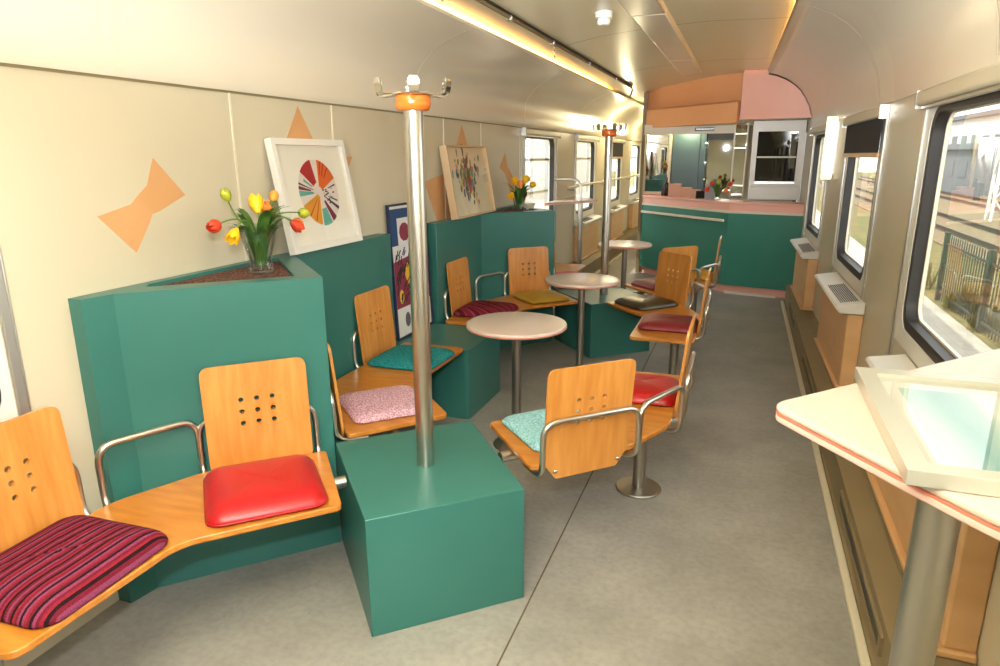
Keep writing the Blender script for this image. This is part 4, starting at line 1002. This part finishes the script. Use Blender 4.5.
# ------------------------------------------------------------------ OUTSIDE (seen through the windows)
GZ=-1.0
struct(MB().box(-60,60,-40,120,GZ-.3,GZ-.02).build('ground',M['grass']))
struct(MB().box(.95,3.38,-40,60,GZ-.02,GZ).build('path',M['concrete_out']))
struct(MB().box(-14,-2.3,-40,60,GZ-.02,GZ).build('platform',M['concrete_out']))
struct(MB().box(5.6,22,-40,90,GZ-.02,GZ+.03).build('track_bed',M['ballast']))
for i,(x,lb) in enumerate(((6.6,'near rail of the track beyond the fence'),(8.0,'far rail of the first track beyond the fence'),(11.2,'near rail of the second track beyond the fence'),(12.6,'far rail of the second track beyond the fence'),(16,'near rail of the third track beyond the fence'),(17.4,'far rail of the third track beyond the fence'))):
    tag(MB().prism([(x-.07,0),(x+.07,0),(x+.07,.02),(x+.015,.03),(x+.015,.11),(x+.035,.12),(x+.035,.15),(x-.035,.15),(x-.035,.12),(x-.015,.11),(x-.015,.03),(x-.07,.02)],-20,90).xf(Matrix(((1,0,0,0),(0,0,1,0),(0,1,0,GZ+.03),(0,0,0,1)))).build('rail_track',M['rail'],base=(x,20,GZ+.03)),lb,'rail','rails outside')
fn=thing('iron_fence','dark iron picket fence outside the big right window','fence',(3.5,10,GZ))
MB().box(3.485,3.515,4.4,14.15,GZ+.14,GZ+.175).build('bottom_rail',M['fence'],fn)
MB().box(3.485,3.515,4.4,14.15,GZ+1.02,GZ+1.055).build('top_rail',M['fence'],fn)
y=4.5
while y<14.1:
    MB().box(3.492,3.508,y-.008,y+.008,GZ+.02,GZ+1.18).add([(3.492,y-.008,GZ+1.18),(3.508,y-.008,GZ+1.18),(3.508,y+.008,GZ+1.18),(3.492,y+.008,GZ+1.18),(3.5,y,GZ+1.22)],[(0,1,4),(1,2,4),(2,3,4),(3,0,4)]).build('picket',M['fence'],fn)
    y+=.13
for y in (4.4,6.8,9.25,11.7,14.15): MB().box(3.46,3.54,y-.04,y+.04,GZ,GZ+1.24).build('post',M['fence'],fn,bevel=.005)
# plants by the fence
def bush(x,y,h,r,label,seed):
    rg=random.Random(seed); mb=MB()
    for _ in range(160):
        a=rg.uniform(0,2*PI); rr=r*math.sqrt(rg.random()); px,py=x+rr*math.cos(a),y+rr*math.sin(a); hh=h*rg.uniform(.35,1)*(1-.5*(rr/r)**2)
        ta=rg.uniform(0,2*PI); le=rg.uniform(.05,.14); w=rg.uniform(.012,.03); base=Vector((px,py,GZ)); tip=Vector((px+le*math.cos(ta),py+le*math.sin(ta),GZ+hh)); sd_=Vector((-math.sin(ta),math.cos(ta),0))*w; mid=base.lerp(tip,.6)
        mb.add([base-sd_*.4,base+sd_*.4,mid+sd_,tip,mid-sd_],[(0,1,2,4),(4,2,3)])
    return tag(mb.build('shrub',M['foliage'],base=(x,y,GZ)),label,'shrub','weeds along the fence')
for i,(x,y,h,r,lb) in enumerate([(3.72,13.3,.55,.3,'leafy weeds at the far post of the iron fence'),(3.78,12.0,.45,.3,'weeds behind the iron fence left of its second post'),(3.78,10.6,.42,.3,'weeds behind the iron fence right of its second post'),(3.3,15.6,.8,.5,'green shrub beside the path beyond the end of the fence'),(3.78,9.0,.4,.3,'weeds behind the near part of the iron fence')]): bush(x,y,h,r,lb,i)
# catenary mast and distant buildings
ms=thing('catenary_mast','pale lattice mast standing beyond the tracks','mast',(9.5,32,GZ))
for dx,dy in ((-.3,-.3),(.3,-.3),(.3,.3),(-.3,.3)): MB().tube([(9.5+dx,32+dy,GZ),(9.5+dx*.6,32+dy*.6,8)],.06,6).build('mast_leg',M['bldg'],ms)
mb=MB()
for i in range(10):
    z0,z1=GZ+i*.9,GZ+(i+1)*.9; s=1 if i%2 else -1; mb.tube([(9.5-.28*s,31.7,z0),(9.5+.28*s,31.7,z1)],.03,5); mb.tube([(9.2,32-.28*s,z0),(9.2,32+.28*s,z1)],.03,5)
mb.build('lattice_bracing',M['bldg'],ms)
MB().tube([(9.5,32,7),(5,24,6.6)],.08,6).build('cross_arm',M['bldg'],ms); MB().tube([(9.5,32,3.5),(5.8,25.4,6.6)],.06,6).build('cross_arm',M['bldg'],ms)
def shed(x0,x1,y0,y1,h,label,m):
    t=thing('building',label,'building',((x0+x1)/2,(y0+y1)/2,GZ))
    MB().box(x0,x1,y0,y1,GZ,GZ+h).build('building_wall',m,t)
    MB().box(x0-.3,x1+.3,y0-.3,y1+.3,GZ+h,GZ+h+.35).build('building_roof',M['bldg_d'],t)
    n=int((y1-y0)/3)
    for i in range(n):
        MB().box(x0-.04,x0+.02,y0+.8+i*3,y0+2.4+i*3,GZ+h*.4,GZ+h*.75).build('building_window',M['bldg_d'],t)
shed(18,27,62,92,5.6,'long pale station building beyond the tracks on the right',M['bldg'])
shed(13.0,15.6,50,60,2.9,'grey shed beyond the tracks on the right',M['bldg_d'])
shed(-24,-15,-6,70,5.5,'pale building beyond the platform on the left',M['bldg'])

# ------------------------------------------------------------------ light
w=bpy.data.worlds.new('World'); S.world=w; w.use_nodes=True
bg=w.node_tree.nodes['Background']; bg.inputs['Color'].default_value=(*lin((250,250,255)),1); bg.inputs['Strength'].default_value=3.8
def lamp(name,kind,loc,energy,color=(1,1,1),**kw):
    l=bpy.data.lights.new(name,kind); l.energy=energy; l.color=color
    for k_,v in kw.items(): setattr(l,k_,v)
    o=bpy.data.objects.new(name,l); COL.objects.link(o); o.location=loc; return o
s=lamp('sun','SUN',(0,0,10),7.0,(1,.95,.86),angle=.01)
s.rotation_euler=Vector((.50,.42,-.76)).to_track_quat('-Z','Y').to_euler()
fl=lamp('flash','SPOT',(-.03,.0,1.86),118,(.98,.99,1),shadow_soft_size=.04,spot_size=math.radians(124),spot_blend=.9)
fl.rotation_euler=Vector((-.62,.8,-.10)).to_track_quat('-Z','Y').to_euler()
bl=lamp('ceiling_fill','SPOT',(-.6,-.7,1.8),1150,(.97,.99,1),shadow_soft_size=.05,spot_size=math.radians(104),spot_blend=.8)  # added fill spot aimed at the ceiling ahead, like a bounced flash
bl.rotation_euler=Vector((.02,.75,.62)).to_track_quat('-Z','Y').to_euler()
for i,(p,e) in enumerate((((-.75,9.53,1.93),8),((-1.7,10.6,2.0),14),((-1.7,13.2,2.0),12))):
    lamp('far_end_fill',  'POINT',p,e,(1,.84,.5),shadow_soft_size=.06)  # added warm fill brightening the back bar and corridor, no fittings there
# ------------------------------------------------------------------ camera
cam=bpy.data.cameras.new('camera'); co=bpy.data.objects.new('camera',cam); COL.objects.link(co)
c=Vector((500,333)); a=Vector((748.5,155))-c; b=Vector((510,2880))-c
fpx=math.sqrt(-(a.dot(b)))
Yc=Vector((a.x,a.y,fpx)).normalized(); Zc=-Vector((b.x,b.y,fpx)).normalized()
Zc=(Zc-Yc*Zc.dot(Yc)).normalized(); Xc=Yc.cross(Zc)
# rows of R map image axes (right, down, forward) to world axes
right_=Vector((Xc.x,Yc.x,Zc.x)); down_=Vector((Xc.y,Yc.y,Zc.y)); fwd_=Vector((Xc.z,Yc.z,Zc.z))
mw=Matrix((( right_.x,-down_.x,-fwd_.x,0),( right_.y,-down_.y,-fwd_.y,0),( right_.z,-down_.z,-fwd_.z,1.6),(0,0,0,1)))
co.matrix_world=mw
cam.sensor_width=36; cam.lens=fpx/1000*36; cam.clip_start=.02; cam.clip_end=400
S.camera=co
S.view_settings.view_transform='Standard'; S.view_settings.look='None'; S.view_settings.exposure=.44; S.view_settings.gamma=1
S.view_settings.use_curve_mapping=False
S.cycles.use_denoising=True
S.cycles.max_bounces=10; S.cycles.transparent_max_bounces=16
# the right-hand side wall draws in slightly towards the end of the carriage
bpy.context.view_layer.update()
done=set()
def draw_in(o):
    if o.type=='MESH' and o.data.name not in done:
        done.add(o.data.name); mw_=o.matrix_world; iv=mw_.inverted()
        for v in o.data.vertices:
            p=mw_@v.co
            if p.x>.2: p.x=TP(p.x,p.y); v.co=iv@p
    for c_ in o.children: draw_in(c_)
for o in list(S.objects):
    if o.parent: continue
    nm=o.name.split('.')[0]
    if nm in ('wall_right','trim_3','radiator_casing','vent_sill','wall_lamp') or o.name in TAPER or (nm.startswith('window_') and o.location.x>0) or (nm=='roller_blind' and o.location.x>0): draw_in(o)
for o in S.objects:
    if '_b' in o: del o['_b']
